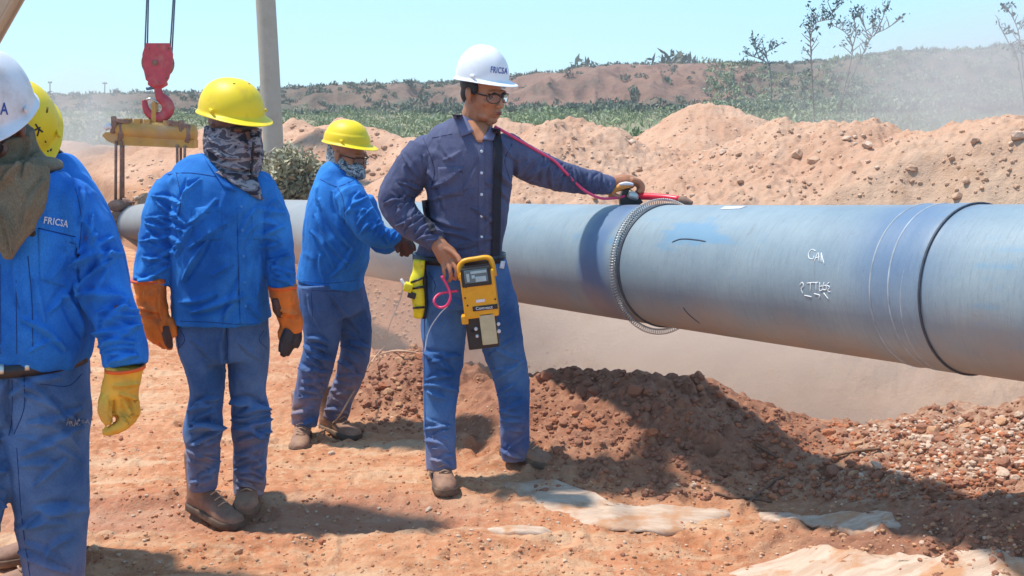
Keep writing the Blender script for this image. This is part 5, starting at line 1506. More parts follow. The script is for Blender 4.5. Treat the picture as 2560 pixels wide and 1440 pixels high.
# ------------------------------------------------------------------ holiday detector, strap, wand, cables, pouch
YD = YA-.235
det = empty('holiday_detector', P(1195, 870, YD), 'yellow pipe coating detector box with handle and screen hanging at the inspector\'s hip', 'detector')
def dq(x, y, dy=0): return P(x, y, YD+dy)
ax_ = (dq(1235, 690)-dq(1150, 700)).normalized(); up_ = (dq(1150, 700)-dq(1163, 800)).normalized(); nn_ = ax_.cross(up_).normalized()
RD = Matrix((ax_, nn_*-1 if nn_.y > 0 else nn_, up_)).transposed()
def dbox(name, x, y, w_, h_, d_, mat, par, dy=0, bev=.004):
    k = mpp(y, YD); return Geo().add(*box(dq(x, y, dy), (w_*k/2, d_, h_*k/2), RD, bev)).build(name, mat, par, smooth=False)
dbox('casing', 1199, 732, 86, 118, .045, M['det_yellow'], det, 0, .010)
for dy in (-.04, .0):
    pass
Geo().add(*chain3([(*dq(1153, 700, dyy), .011, .013) for dyy in (0,)]+[(*dq(1149, 668), .011, .013), (*dq(1160, 653), .010, .012), (*dq(1190, 647), .0095, .012), (*dq(1218, 644), .010, .012), (*dq(1229, 655), .011, .013), (*dq(1236, 690), .011, .013)], 12, 5)).build('handle', M['det_yellow'], det)
dbox('face_plate', 1191, 689, 74, 46, .040, M['dark'], det, -.010, .004)
dbox('screen', 1190, 690, 58, 32, .003, simple('lcd_screen', (0.10, 0.17, 0.20), 0.15), det, -.054, .001)
scr_ = simple('painted_lcd_reflection', (0.35, 0.50, 0.55), 0.15)  # pale patches paint reflections onto the screen
for x, y, w_, h_ in ((1170, 695, 7, 20), (1202, 697, 26, 13), (1196, 680, 40, 6), (1183, 692, 8, 8)):
    dbox('screen_reflection', x, y, w_, h_, .002, scr_, det, -.0565, .0005)
dbox('name_strip', 1213, 769, 62, 12, .003, M['dark'], det, -.046, .001)
dbox('sticker', 1201, 752, 22, 7, .002, M['white_plastic'], det, -.046, .0008)
for x, y in ((1169, 764), (1238, 748), (1165, 718), (1163, 745)): dbox('screw', x, y, 4, 4, .003, M['dark'], det, -.046, .001)
dbox('corner_foot', 1163, 797, 17, 22, .03, M['det_yellow'], det, -.01, .005)
dbox('battery_housing', 1206, 825, 78, 88, .032, M['dark'], det, .01, .008)
dbox('battery_pack', 1221, 821, 38, 80, .010, M['battery'], det, -.035, .004)
for x, y, r in ((1190, 822, 5), (1193, 840, 4.5), (1246, 810, 5), (1247, 828, 5.5), (1180, 830, 4)):
    Geo().add(*place(ell((0, 0, 0), (r*.0015, .012, r*.0015), None, 14, 8), RD, dq(x, y, -.028))).build('knob', M['white_plastic'] if x > 1185 else M['dark'], det)
bd = bvh_of(*[o for o in det.children if o.name.startswith(('casing', 'name_strip'))])
text_on(bd, 'Compact', 1190, 775, 42, -0.10, M['white_print'], det, .001, cond=1.0)
# shoulder strap (webbing) from collar to hip, over the shirt
bSJ = bvh_of(shirtA, jeansA, pA)
def strap_on(b, pts, hw, off, name, mat, parent, Y):
    C = catmull(pts, 6); g = Geo(); Rr = []
    for i, c in enumerate(C):
        a = C[max(0, i-1)]; d = C[min(len(C)-1, i+1)]; tx, ty = d[0]-a[0], d[1]-a[1]; l = math.hypot(tx, ty); nx, ny = -ty/l, tx/l
        row = []
        for s in (-1, -.5, 0, .5, 1):
            h, nn = cast(b, c[0]+nx*hw*s, c[1]+ny*hw*s)
            if h is None: h = P(c[0]+nx*hw*s, c[1]+ny*hw*s, Y)
            row.append(h-ray(c[0], c[1])*off)
        Rr.append(row+[p+ray(c[0], c[1])*off*0.9 for p in reversed(row)])
    return g.add(*rings(Rr)).build(name, mat, parent)
strap_on(bSJ, [(1240, 322), (1246, 380), (1244, 450), (1242, 520), (1241, 590), (1240, 650)], 10.5, .012, 'shoulder_strap', M['strap'], det, YA-.12)
strap_on(bSJ, [(1062, 500), (1066, 530), (1075, 560), (1085, 580)], 8, .010, 'rear_strap', M['strap'], det, YA-.10)
# cable loop and side wire at the box
cb = Geo(); cb.add(*chain3([(*P(x, y, YD+d), .0052, .0052) for x, y, d in ((1104, 690, .0), (1118, 715, .0), (1126, 742, -.01), (1116, 764, -.01), (1097, 768, 0), (1085, 753, 0), (1095, 737, .02), (1118, 730, .03), (1145, 727, .02))], 8, 6))
cb.build('pink_cable', M['pink'], det)
cb = Geo(); cb.add(*chain3([(*P(x, y, YA-.16+d), .0022, .0022) for x, y, d in ((1118, 766, -.03), (1100, 784, -.02), (1080, 812, -.01), (1068, 840, -.01), (1062, 880, 0))], 6, 6)); cb.build('thin_wire', M['white_print'], det)
# wand
pw = pipe_pt(yw1)
YWn = yr+.02
wand = empty('detector_rod', P(1572, 512, YWn), 'red rod with black handle resting on top of the pipe in the inspector\'s hand', 'probe rod')
Geo().add(*prismp([(1549, 514), (1548, 498), (1556, 474), (1575, 472), (1592, 486), (1606, 504), (1592, 515)], YWn, .030)).build('handle_block', M['dark'], wand, smooth=False)
Geo().add(*chainp([(1570, 484, YWn-.035, 10), (1584, 490, YWn-.035, 11), (1592, 495, YWn-.03, 9)], 12, 3)).build('grip_collar', M['metal'], wand)
Geo().add(*chainp([(1590, 490, YWn, 9.5), (1620, 491, YWn-.04, 9), (1665, 494, YWn-.10, 8.5), (1700, 498, YWn-.14, 7.5)], 14, 4)).build('red_rod', M['red'], wand)
Geo().add(*chainp([(1699, 499, YWn-.14, 9), (1712, 502, YWn-.155, 10), (1724, 506, YWn-.165, 7), (1731, 508, YWn-.17, 5)], 10, 3)).build('rod_tip', M['rust'], wand)
Geo().add(*chainp([(1522, 492, YWn-.05, 3), (1540, 473, YWn-.06, 7), (1560, 464, YWn-.06, 9), (1582, 462, YWn-.05, 5)], 10, 4)).build('hand_guard', simple('orange_guard', (0.62, 0.25, 0.05), 0.5), wand)
Geo().add(*chainp([(1548, 462, YWn-.068, 4), (1565, 459, YWn-.068, 5), (1583, 461, YWn-.064, 3.5)], 10, 4)).build('trigger', M['white_plastic'], wand)
# the long pink cable from shoulder to rod
q = []
for x, y in ((1236, 316), (1262, 330), (1300, 352), (1345, 378), (1385, 402), (1415, 432), (1440, 458)):
    h, nn = cast(bSJ, x, y); q.append((h if h else P(x, y, YA-.02))-ray(x, y)*.010)
q += [P(1470, 482, YA+.18), P(1505, 496, YA+.24), P(1545, 494, YWn-.05), P(1562, 490, YWn-.03)]
cab = Geo().add(*chain3([(*p, .0058, .0058) for p in q], 8, 6)).build('pink_lead', M['pink'])
tag(cab, 'pink cable running over the inspector\'s arm to the rod on the pipe', 'cable')
# yellow tool pouch + tape measure on the hip
YP = YA-.13
po = empty('tool_pouch', P(1042, 790, YP), 'yellow and black pouch hanging from the inspector\'s belt', 'pouch')
Geo().add(*chainp([(1048, 650, YP, 15, .015), (1046, 680, YP, 15, .02), (1040, 705, YP-.01, 17, .025), (1044, 735, YP-.01, 17, .03), (1047, 765, YP-.01, 15, .03), (1046, 790, YP, 12, .025)], 16, 4, 2.8)).build('pouch_body', M['tool_yellow'], po)
Geo().add(*chainp([(1060, 655, YP+.02, 5, .02), (1062, 720, YP+.02, 7, .03), (1060, 794, YP+.02, 7, .03)], 10, 4)).build('pouch_back', M['dark'], po)
for a_, b_ in (((1028, 706), (1060, 694)), ((1030, 722), (1062, 716)), ((1034, 770), (1060, 768))):
    Geo().add(*chainp([(*a_, YP-.03, 3, .006), ((a_[0]+b_[0])/2, (a_[1]+b_[1])/2, YP-.045, 3, .006), (*b_, YP-.03, 3, .006)], 8, 3)).build('pouch_band', M['dark'], po)
tm = empty('tape_measure', P(1020, 735, YP-.02), 'small bright yellow tape measure clipped on the hip pouch', 'tape measure')
Geo().add(*box(P(1021, 718, YP-.03), (.017, .02, .017), Matrix.Rotation(.3, 3, 'Y'), .004)).build('tape_case', M['tool_yellow'], tm)
Geo().add(*chainp([(1003, 697, YP-.03, 3), (1008, 708, YP-.03, 5), (1014, 716, YP-.03, 5)], 8, 3)).build('tape_hook', M['white_plastic'], tm)
Geo().add(*box(P(1030, 737, YP-.03), (.016, .018, .012), Matrix.Rotation(.3, 3, 'Y'), .003)).build('tape_clip', M['dark'], tm)

# ------------------------------------------------------------------ worker with yellow helmet and camouflage neck cover
YB = 4.08
hB = P(580, 330, YB); RB = frame_of(math.radians(48), math.radians(8), 0); sB = 1.0
torB = [(564, 408, YB, 60, .08), (557, 428, YB, 102, .10), (551, 456, YB, 124, .125), (548, 500, YB, 122, .14), (547, 580, YB, 119, .15), (547, 660, YB, 118, .15), (549, 730, YB, 118, .15), (554, 770, YB, 118, .15), (556, 800, YB, 119, .152)]
aBL = [(436, 468, YB, 46, .068), (415, 520, YB-.01, 49, .07), (402, 575, YB-.02, 49, .066), (390, 630, YB-.04, 48, .062), (380, 680, YB-.06, 45, .058), (375, 712, YB-.07, 42, .054)]
aBR = [(650, 466, YB+.02, 40, .068), (672, 520, YB+.02, 42, .066), (686, 575, YB+.01, 41, .062), (696, 630, YB, 39, .058), (703, 680, YB-.02, 37, .055), (706, 722, YB-.03, 35, .052)]
lBL = [(508, 800, YB, 66, .13), (504, 860, YB-.01, 64, .115), (512, 920, YB-.02, 52, .10), (516, 980, YB-.03, 44, .085), (511, 1030, YB-.04, 48, .08), (506, 1080, YB-.05, 53, .085), (506, 1112, YB-.04, 45, .074), (509, 1150, YB-.03, 43, .072), (508, 1195, YB-.02, 40, .068), (510, 1222, YB-.02, 36, .062)]
lBR = [(612, 800, YB+.02, 62, .13), (622, 860, YB+.02, 56, .115), (622, 920, YB+.03, 52, .10), (621, 980, YB+.04, 47, .085), (628, 1030, YB+.05, 51, .08), (630, 1075, YB+.04, 52, .084), (628, 1108, YB+.05, 46, .074), (626, 1150, YB+.06, 44, .07), (624, 1215, YB+.07, 41, .066), (623, 1238, YB+.07, 38, .062)]
pB = person('worker in yellow helmet and camouflage neck cover walking with bulky orange gloves',
            [chainp(thin(torB)), chainp(thin(aBL)), chainp(thin(aBR)), chainp(thin(lBL, .5, .5)), chainp(thin(lBR, .5, .5)), chainp([(575, 430, YB+.01, 42, .06), (580, 350, YB+.01, 40, .06)], 14, 3)], (RB, hB, sB), 'skin_dark', 0.006)
fl = [(470, 560, 540, 500, 6, .007), (475, 620, 560, 560, 7, .008), (460, 700, 520, 600, 7, .009), (440, 640, 500, 540, 6, .006), (600, 700, 560, 790, 7, .008), (480, 780, 600, 740, 8, .010), (450, 755, 540, 735, 6, .007), (600, 620, 640, 560, 6, .006),
      (640, 520, 600, 590, 6, .006), (620, 760, 660, 800, 6, .007), (470, 450, 440, 540, 6, .007), (500, 450, 450, 500, 5, .006), (530, 690, 580, 660, 5, .005), (648, 640, 640, 740, 6, .006), (610, 735, 560, 800, 5, .008), (430, 520, 450, 620, 6, .006)]
fl += limb_folds((425, 500), (378, 705), 48, 44, 16, .008, 21, .75, 5.5)+limb_folds((668, 500), (705, 715), 40, 36, 14, .007, 22, .7, 5)
shB = garment('shirt', [chainp(torB, 28, 5, 2.4), chainp(aBL), chainp(aBR), ballp(440, 472, YB, 44, .07), ballp(648, 470, YB+.02, 40, .07)], .0058, M['shirt_blue_b'], pB, fl, YB, .007, (11, 11, 4.5), 7, 4)
fj = limb_folds((505, 1000), (508, 1100), 46, 50, 6, .013, 31, .5, 8)+limb_folds((508, 1110), (508, 1215), 44, 38, 8, .009, 32, .5, 5)+limb_folds((624, 1000), (628, 1100), 48, 50, 6, .013, 33, .5, 8)+limb_folds((628, 1120), (624, 1232), 44, 38, 8, .009, 34, .5, 5)
fj += [(565, 820, 570, 940, 6, -.012), (480, 850, 530, 900, 6, .004), (600, 860, 650, 900, 6, .004)]
jeB = garment('jeans', [chainp(slim(lBL, .93), 22), chainp(slim(lBR, .93), 22), chainp([(556, 780, YB+.01, 112, .14), (556, 840, YB+.01, 116, .138), (562, 895, YB+.01, 100, .12)], 26)], .0062, M['jeans'], pB, fj, YB, .006, (12, 12, 7), 8, 4)
bB = bvh_of(shB)
patch(bB, [(592, 520), (606, 520), (618, 812), (600, 812)], .002, 4, 40, 'placket', M['shirt_blue_b'], shB)
patch(bB, [(478, 520), (552, 512), (556, 600), (484, 606)], .002, 10, 10, 'pocket', M['shirt_blue_b'], shB)
patch(bB, [(628, 520), (660, 520), (660, 600), (632, 600)], .002, 8, 8, 'pocket', M['shirt_blue_b'], shB)
for ln in ([(478, 536), (552, 528)], [(592, 520), (600, 812)], [(440, 430), (452, 500), (440, 560)], [(395, 440), (470, 432), (560, 445)], [(450, 803), (530, 806), (600, 811), (665, 808)]):
    cord_on(bB, ln, .0013, .0004, 'seam', M['seam'], shB)
for yy in (516, 575, 640, 705, 765):
    h, nn = cast(bB, 604+(yy-516)*.04, yy)
    Geo().add(*place(ell((0, 0, 0), (.006, .002, .006), None, 10, 6), Matrix.Identity(3), h+Vector((0, -.004, 0)))).build('button', M['seam_light'], shB)
for ln in ([(452, 826), (462, 850), (446, 872)], [(660, 826), (648, 850), (668, 872)], [(566, 815), (570, 870), (566, 930)], [(440, 818), (452, 920), (462, 1000)]):
    cord_on(bvh_of(jeB), ln, .0013, .0004, 'seam', M['seam'], jeB)
gy = [(582, 318, YB+.01, 70, .102), (582, 345, YB+.01, 72, .104), (584, 372, YB, 73, .104), (584, 398, YB, 70, .10), (580, 420, YB, 66, .095), (575, 445, YB, 68, .10)]
fl = [(520, 345, 570, 380, 5, .005), (520, 375, 600, 395, 5, .006), (530, 400, 630, 420, 5, .006), (590, 350, 640, 380, 4, .004), (540, 430, 640, 440, 5, .006), (620, 320, 650, 335, 4, .004)]
gB = garment('neck_cover', [chainp(gy, 24), chainp([(628, 345, YB-.07, 20, .03), (636, 365, YB-.06, 18, .03), (632, 390, YB-.05, 16, .03)], 12)], .005, M['camo'], pB, fl, YB, .005, (14, 14, 12), 9, 3)
bC = bvh_of(shB, gB)
patch(bC, [(538, 432), (640, 432), (655, 500), (640, 496)], .014, 10, 10, 'cloth_point', M['camo'], gB, .3)
patch(bC, [(504, 385), (520, 400), (592, 480), (560, 470)], .010, 8, 8, 'collar', M['shirt_blue_b'], shB)
cord_on(bvh_of(shB, gB), [(634, 355), (630, 400), (626, 440), (636, 475), (642, 492)], .005, .012, 'black_cord', M['dark'], gB)
# black strip standing in for the shaded face and eyes above the cover
Geo().add(*place(chain3([(-.055, .070, .020, .012, .004), (-.02, .094, .026, .013, .004), (.02, .094, .026, .013, .004), (.055, .070, .020, .012, .004)], 8, 4), RB, hB, sB)).build('shaded_face_strip', M['dark'], pB)
helB = helmet(RB, hB, 1.03, M['helm_yellow'], pB, 'vent', wide=.92, hh=.118, lift=.018)
def glove(name, parts, voxel, mat, parent, fl=None, Y=4, amp=.003, seed=0):
    return garment(name, parts, voxel, mat, parent, fl, Y, amp, (26, 26, 20), seed, 3, .5)
yg = YB-.08
gl1 = glove('glove', [chainp([(372, 700, yg, 39, .052), (378, 735, yg, 37, .05), (384, 775, yg, 35, .046), (390, 805, yg, 37, .042), (402, 832, yg, 34, .036), (412, 845, yg-.005, 26, .03)], 18, 4, 2.4),
    fing([(405, 838, yg-.01), (418, 858, yg-.02), (427, 875, yg-.015)], 12, 7), fing([(394, 835, yg), (404, 856, yg), (416, 870, yg)], 12, 8), fing([(382, 826, yg+.01), (390, 846, yg+.015), (402, 860, yg+.01)], 11, 8),
    fing([(374, 815, yg+.015), (380, 834, yg+.02), (390, 848, yg+.02)], 10, 7), fing([(420, 800, yg-.01), (432, 820, yg-.02), (433, 842, yg-.02)], 13, 8)], .005, M['glove_orange'], pB,
    [(350, 770, 400, 782, 4, .006), (352, 782, 390, 790, 4, .005), (400, 720, 404, 800, 5, .005), (395, 800, 415, 845, 4, .004), (360, 720, 366, 760, 4, .003)], YB, .004, 1)
gl2 = glove('glove', [chainp([(706, 716, yg+.03, 33, .05), (712, 745, yg+.03, 33, .048), (720, 778, yg+.03, 30, .042), (728, 805, yg+.03, 29, .038), (728, 828, yg+.03, 26, .034)], 18, 4, 2.4),
    fing([(712, 815, yg+.02), (704, 836, yg+.01), (706, 850, yg+.01)], 11, 8)], .005, M['glove_orange'], pB, [(700, 775, 742, 785, 4, .006), (705, 790, 745, 792, 4, .005), (735, 730, 738, 770, 4, .004)], YB, .004, 2)
glove('glove_fingers', [fing([(738, 822, yg+.03), (734, 852, yg+.02), (716, 888, yg+.02)], 13, 8), fing([(728, 826, yg+.01), (720, 858, yg), (706, 890, yg)], 12, 8), fing([(744, 820, yg+.05), (746, 846, yg+.04), (738, 868, yg+.04)], 11, 8), fing([(720, 824, yg), (708, 850, yg-.01), (702, 880, yg-.01)], 10, 7)], .004, M['glove_black'], gl2, None, YB, .002, 3)
glove('glove_palm', [chainp([(690, 745, yg+.0, 10, .03), (694, 770, yg+.0, 13, .03), (704, 790, yg+.01, 8, .02)], 12, 3)], .005, M['glove_dark'], gl2, None, YB, .002, 4)
glove('glove_palm', [chainp([(416, 815, yg-.02, 14, .02), (420, 850, yg-.03, 11, .016), (426, 868, yg-.02, 7, .012)], 12, 3)], .004, M['glove_dark'], gl1, None, YB, .002, 5)
def trim(px, py, Y, hw, t, parent, tilt=0, mat='glove_trim'):
    k = mpp(py, Y); Rr = []
    for q in range(33):
        a = 2*PI*q/32; c = P(px, py, Y)+Vector((math.cos(a)*hw*k, math.sin(a)*t, math.cos(a)*hw*k*tilt)); rad = Vector((math.cos(a), math.sin(a), 0))
        Rr.append([c+rad*x+Vector((0, 0, z)) for x, z in ((-.003, -.004), (.004, -.004), (.004, .005), (-.003, .005))])
    return Geo().add(*rings(Rr)).build('cuff_trim', M[mat], parent)
trim(371, 701, yg, 40, .054, gl1); trim(706, 718, yg+.03, 34, .052, gl2)
xb = P(506, 1240, 4.05).x; boot(Vector((xb, 4.07, gz(xb, 4.07))), math.radians(52), 1.04, pB, toe_up=-.06, zoff=0.03)
xb = P(622, 1250, 4.18).x; boot(Vector((xb, 4.18, gz(xb, 4.18))), math.radians(10), 1.0, pB, zoff=0.014)

# ------------------------------------------------------------------ worker bending over the pipe (side view)
YE = 5.05
hE = P(868, 390, YE); RE = frame_of(math.radians(62), math.radians(12), 0); sE = 0.90
torE = [(868, 425, YE, 34, .075), (852, 442, YE, 52, .11), (846, 470, YE, 62, .15), (846, 520, YE, 76, .17), (845, 570, YE, 84, .18), (840, 630, YE, 83, .175), (830, 670, YE, 82, .165), (824, 708, YE, 83, .16)]
aEL = [(872, 482, YE-.12, 40, .07), (898, 530, YE-.16, 38, .066), (922, 572, YE-.18, 36, .06), (958, 594, YE-.16, 28, .048), (996, 592, YE-.12, 21, .038)]
aER = [(900, 500, YE+.12, 36, .06), (925, 560, YE+.14, 34, .055), (955, 612, YE+.12, 24, .045), (990, 606, YE+.10, 18, .036)]
lEL = [(798, 710, YE-.06, 58, .14), (803, 770, YE-.07, 58, .12), (806, 830, YE-.08, 50, .10), (800, 880, YE-.08, 46, .085), (784, 940, YE-.06, 43, .075), (768, 1000, YE-.04, 37, .066), (760, 1060, YE-.03, 34, .06)]
lER = [(858, 710, YE+.06, 54, .14), (874, 770, YE+.06, 52, .12), (888, 830, YE+.06, 44, .10), (888, 880, YE+.06, 40, .085), (874, 940, YE+.07, 36, .072), (852, 995, YE+.08, 34, .064), (838, 1045, YE+.09, 33, .06)]
pE = person('worker in yellow helmet and grey patterned hood leaning over to work on the pipe',
            [chainp(thin(torE)), chainp(thin(aEL)), chainp(thin(aER)), chainp(thin(lEL, .5, .5)), chainp(thin(lER, .5, .5)), chainp([(862, 450, YE, 34, .06), (868, 400, YE, 34, .055)], 14, 3)], (RE, hE, sE), 'skin', 0.006)
fl = [(800, 500, 880, 620, 7, .008), (790, 540, 870, 660, 7, .008), (835, 480, 870, 560, 6, .007), (780, 580, 840, 680, 6, .007), (880, 620, 830, 690, 6, .006), (905, 600, 870, 670, 6, .006), (800, 640, 810, 700, 6, .006), (790, 470, 800, 520, 5, .005)]
fl += limb_folds((880, 500), (925, 575), 38, 34, 8, .007, 41, .7, 5)+limb_folds((925, 572), (992, 594), 33, 20, 9, .006, 42, .6, 3.6)
shE = garment('shirt', [chainp(torE, 28, 5, 2.3), chainp(aEL), chainp(aER), ballp(872, 482, YE-.10, 38, .075)], .0065, M['shirt_blue_b'], pE, fl, YE, .006, (11, 11, 5), 13, 4)
fj = limb_folds((800, 850), (760, 1055), 46, 34, 16, .009, 43, .6, 5)+limb_folds((888, 840), (838, 1040), 42, 33, 13, .008, 44, .6, 5)+[(830, 740, 900, 830, 6, .006), (770, 740, 800, 820, 6, .005)]
jeE = garment('jeans', [chainp(slim(lEL, .94), 22), chainp(slim(lER, .94), 22), chainp([(826, 700, YE, 80, .155), (828, 740, YE, 83, .15), (840, 790, YE, 76, .13)], 24)], .0068, M['jeans_c'], pE, fj, YE, .005, (12, 12, 7), 14, 4)
bE = bvh_of(shE)
for ln in ([(800, 448), (842, 466), (885, 450)], [(842, 466), (858, 500), (862, 560)], [(744, 702), (820, 708), (900, 700)]):
    cord_on(bE, ln, .0013, .0004, 'seam', M['seam'], shE)
for ln in ([(744, 722), (820, 728), (905, 722)], [(778, 730), (782, 800)]): cord_on(bvh_of(jeE), ln, .0013, .0004, 'seam', M['seam'], jeE)
hoodE = garment('hood', [chainp([(856, 366, YE+.03, 36, .078), (854, 390, YE+.03, 38, .082), (860, 414, YE+.015, 41, .085), (872, 434, YE, 44, .085), (874, 450, YE, 38, .075)], 20), chainp([(884, 418, YE-.05, 14, .04), (896, 428, YE-.06, 16, .04), (900, 438, YE-.05, 12, .035)], 14)], .005, M['camo_fine'], pE, [(840, 400, 880, 420, 4, .004), (845, 420, 890, 436, 4, .005)], YE, .004, (16, 16, 14), 15, 3)
glasses(RE, hE, sE, pE)
helE = helmet(frame_of(math.radians(62), math.radians(6)), hE, .90, M['helm_yellow'], pE, 'skirt', wide=.86, hh=.108, lift=.02)
for a_, yw, o2 in (((757, 1080), math.radians(5), 0), ((832, 1065), math.radians(45), 0)):
    yv = 5.02 if a_[0] < 800 else 5.14
    xx = P(a_[0], a_[1], yv).x; boot(Vector((xx, yv, gz(xx, yv))), yw, .98, pE, zoff=.012)
ge = glove('glove', [chainp([(990, 593, YE-.12, 20, .035), (1008, 600, YE-.12, 19, .03), (1020, 612, YE-.12, 15, .026)], 14, 3), fing([(1018, 606, YE-.13), (1028, 620, YE-.13), (1028, 634, YE-.12)], 8, 6), fing([(1010, 610, YE-.13), (1018, 626, YE-.13), (1016, 640, YE-.12)], 8, 6), fing([(1002, 610, YE-.11), (1006, 628, YE-.11), (1004, 640, YE-.10)], 8, 6), fing([(1022, 604, YE-.10), (1034, 614, YE-.10), (1036, 628, YE-.10)], 7, 5), fing([(998, 602, YE-.14), (992, 618, YE-.15), (998, 630, YE-.15)], 8, 6)], .005, M['glove_dark'], pE, None, YE, .003, 6)

# ------------------------------------------------------------------ nearest worker at the left edge, white helmet, yellow glove
YF = 3.0
hF = P(-28, 328, YF-.05); RF = frame_of(math.radians(4), math.radians(24), 0); sF = 1.04
torF = [(-15, 420, YF, 90, .09), (-15, 440, YF, 150, .115), (-8, 480, YF, 192, .145), (-4, 560, YF, 200, .165), (0, 650, YF, 204, .18), (4, 740, YF, 210, .185), (8, 800, YF, 217, .185), (6, 846, YF, 216, .176), (2, 878, YF, 200, .160)]
aFR = [(172, 500, YF, 66, .075), (205, 570, YF, 70, .08), (232, 650, YF-.01, 68, .075), (262, 730, YF-.03, 62, .068), (292, 800, YF-.06, 58, .062), (308, 860, YF-.08, 56, .06), (314, 912, YF-.09, 52, .057)]
aFL = [(-190, 500, YF, 66, .075), (-235, 620, YF, 66, .075), (-265, 740, YF-.02, 58, .068), (-285, 850, YF-.08, 52, .06), (-290, 905, YF-.1, 48, .055)]
lFR = [(100, 900, YF, 112, .15), (112, 1010, YF-.01, 108, .135), (118, 1100, YF-.02, 100, .12), (124, 1200, YF-.02, 94, .105), (130, 1300, YF-.01, 86, .095), (134, 1400, YF, 76, .085), (138, 1500, YF, 66, .075), (140, 1620, YF, 62, .068)]
lFL = [(-80, 900, YF, 110, .15), (-88, 1010, YF-.02, 106, .135), (-80, 1100, YF-.06, 98, .12), (-72, 1200, YF-.10, 90, .105), (-82, 1290, YF-.12, 82, .095), (-100, 1380, YF, 72, .085), (-120, 1480, YF+.14, 62, .075), (-130, 1560, YF+.25, 58, .068)]
pF = person('nearest worker at left edge, scuffed white helmet, brown neck cloth and yellow glove',
            [chainp(thin(torF)), chainp(thin(aFR)), chainp(thin(aFL)), chainp(thin(lFR, .5, .5)), chainp(thin(lFL, .5, .5)), chainp([(-18, 450, YF, 60, .065), (-25, 370, YF, 56, .06)], 14, 3)], (RF, hF, sF), 'skin_dark', 0.006)
fl = [(190, 600, 205, 740, 9, .010), (170, 620, 120, 700, 8, .007), (160, 740, 210, 840, 9, .009), (60, 800, 160, 870, 9, .008), (180, 700, 120, 780, 8, .007), (40, 640, 60, 780, 7, .005), (208, 470, 200, 560, 7, .006), (150, 850, 70, 880, 6, .004), (215, 560, 250, 660, 9, .009), (230, 540, 215, 700, 8, .008), (90, 700, 110, 800, 8, .006)]
fl += limb_folds((215, 600), (290, 800), 66, 58, 10, .010, 51, .8, 9)+limb_folds((280, 780), (312, 905), 58, 54, 9, .010, 52, .5, 7)
shF = garment('shirt', [chainp(torF, 30, 5, 2.5), chainp(aFR), chainp(aFL), ballp(172, 505, YF, 64, .078), ballp(-190, 505, YF, 64, .078)], .0055, M['shirt_blue'], pF, fl, YF, .007, (9, 9, 4), 17, 4)
fj = limb_folds((110, 950), (120, 1200), 100, 92, 9, .007, 53, .8, 9)+limb_folds((128, 1250), (134, 1430), 88, 78, 6, .008, 54, .6, 9)+limb_folds((-60, 1100), (-70, 1300), 90, 80, 9, .009, 55, .6, 8)+[(20, 950, 25, 1080, 9, -.012)]
jeF = garment('jeans', [chainp(lFR, 24), chainp(lFL, 24), chainp([(2, 875, YF, 200, .158), (4, 940, YF, 209, .168), (12, 1030, YF, 185, .14)], 28)], .007, M['jeans'], pF, fj, YF, .005, (9, 9, 6), 18, 4)
g = Geo(); Rr = []
for k in range(61):
    t = 2*PI*k/60; c_ = P(3, 893, YF); Rr.append([c_+Vector((math.cos(t)*(.229+a), math.sin(t)*(.178+a), b)) for a, b in ((0, -.017), (.008, -.017), (.008, .017), (0, .017))])
g.add(*rings(Rr)); blF = g.build('belt', M['belt'], pF)
bl_ = bvh_of(blF, jeF)
patch(bl_, [(62, 896), (74, 896), (74, 926), (62, 926)], .004, 3, 4, 'belt_loop', M['metal'], blF)
patch(bl_, [(-30, 895), (10, 895), (10, 935), (-30, 935)], .006, 4, 4, 'buckle', M['metal'], blF)
bF = bvh_of(shF); bFj = bvh_of(jeF)
pkF = patch(bF, [(95, 572), (188, 594), (198, 730), (100, 700)], .003, 12, 12, 'pocket', M['shirt_blue'], shF)
for ln in ([(95, 586), (190, 610)], [(95, 570), (188, 592)], [(180, 440), (203, 540), (196, 640)], [(70, 640), (80, 760), (82, 880)], [(0, 660), (2, 885)], [(40, 700), (42, 885)]):
    cord_on(bF, ln, .0012, .0004, 'seam', M['seam'], shF)
h, nn = cast(bF, 82, 582); Geo().add(*place(ell((0, 0, 0), (.010, .004, .010), None, 12, 8), Matrix.Identity(3), h+Vector((0, -.004, 0)))).build('button', M['dark'], shF)
text_on(bvh_of(shF, pkF), 'FRICSA', 108, 558, 64, 0.16, M['white_print'], shF, .0035, cond=1.25)
text_on(bFj, 'FRICSA', 164, 1060, 56, 0.02, M['faint_print'], jeF, .006, cond=1.1)
for ln in ([(30, 935), (30, 1040), (22, 1090)], [(60, 940), (60, 1020), (35, 1085)], [(205, 935), (170, 965), (100, 960)], [(42, 1120), (55, 1300), (75, 1440)]):
    cord_on(bFj, ln, .0013, .0004, 'seam', M['seam'], jeF)
cap = garment('neck_cloth', [chainp([(-22, 320, YF-.02, 96, .115), (-20, 360, YF-.01, 98, .12), (-12, 400, YF, 112, .13), (-6, 428, YF, 150, .15), (0, 450, YF, 152, .165)], 28, 4),
     chainp([(40, 430, YF-.13, 85, .045), (38, 490, YF-.165, 84, .03), (30, 550, YF-.185, 62, .024), (22, 605, YF-.195, 36, .02), (20, 650, YF-.20, 10, .014)], 20, 5), chainp([(-70, 430, YF-.13, 85, .045), (-60, 500, YF-.165, 75, .03), (-40, 560, YF-.185, 60, .024), (-10, 610, YF-.195, 36, .02)], 20, 5)],
     .0055, M['scarf'], pF, [(60, 400, 0, 470, 8, .010), (95, 380, 60, 440, 7, .008), (110, 450, 60, 560, 8, .006), (0, 520, 30, 630, 7, .008), (70, 340, 60, 420, 6, .006)], YF, .006, (10, 10, 6), 19, 3)
helF = helmet(RF, hF, 1.08, M['helm_white_dirty'], pF, 'ridge', wide=.97, hh=.142, lift=.01)
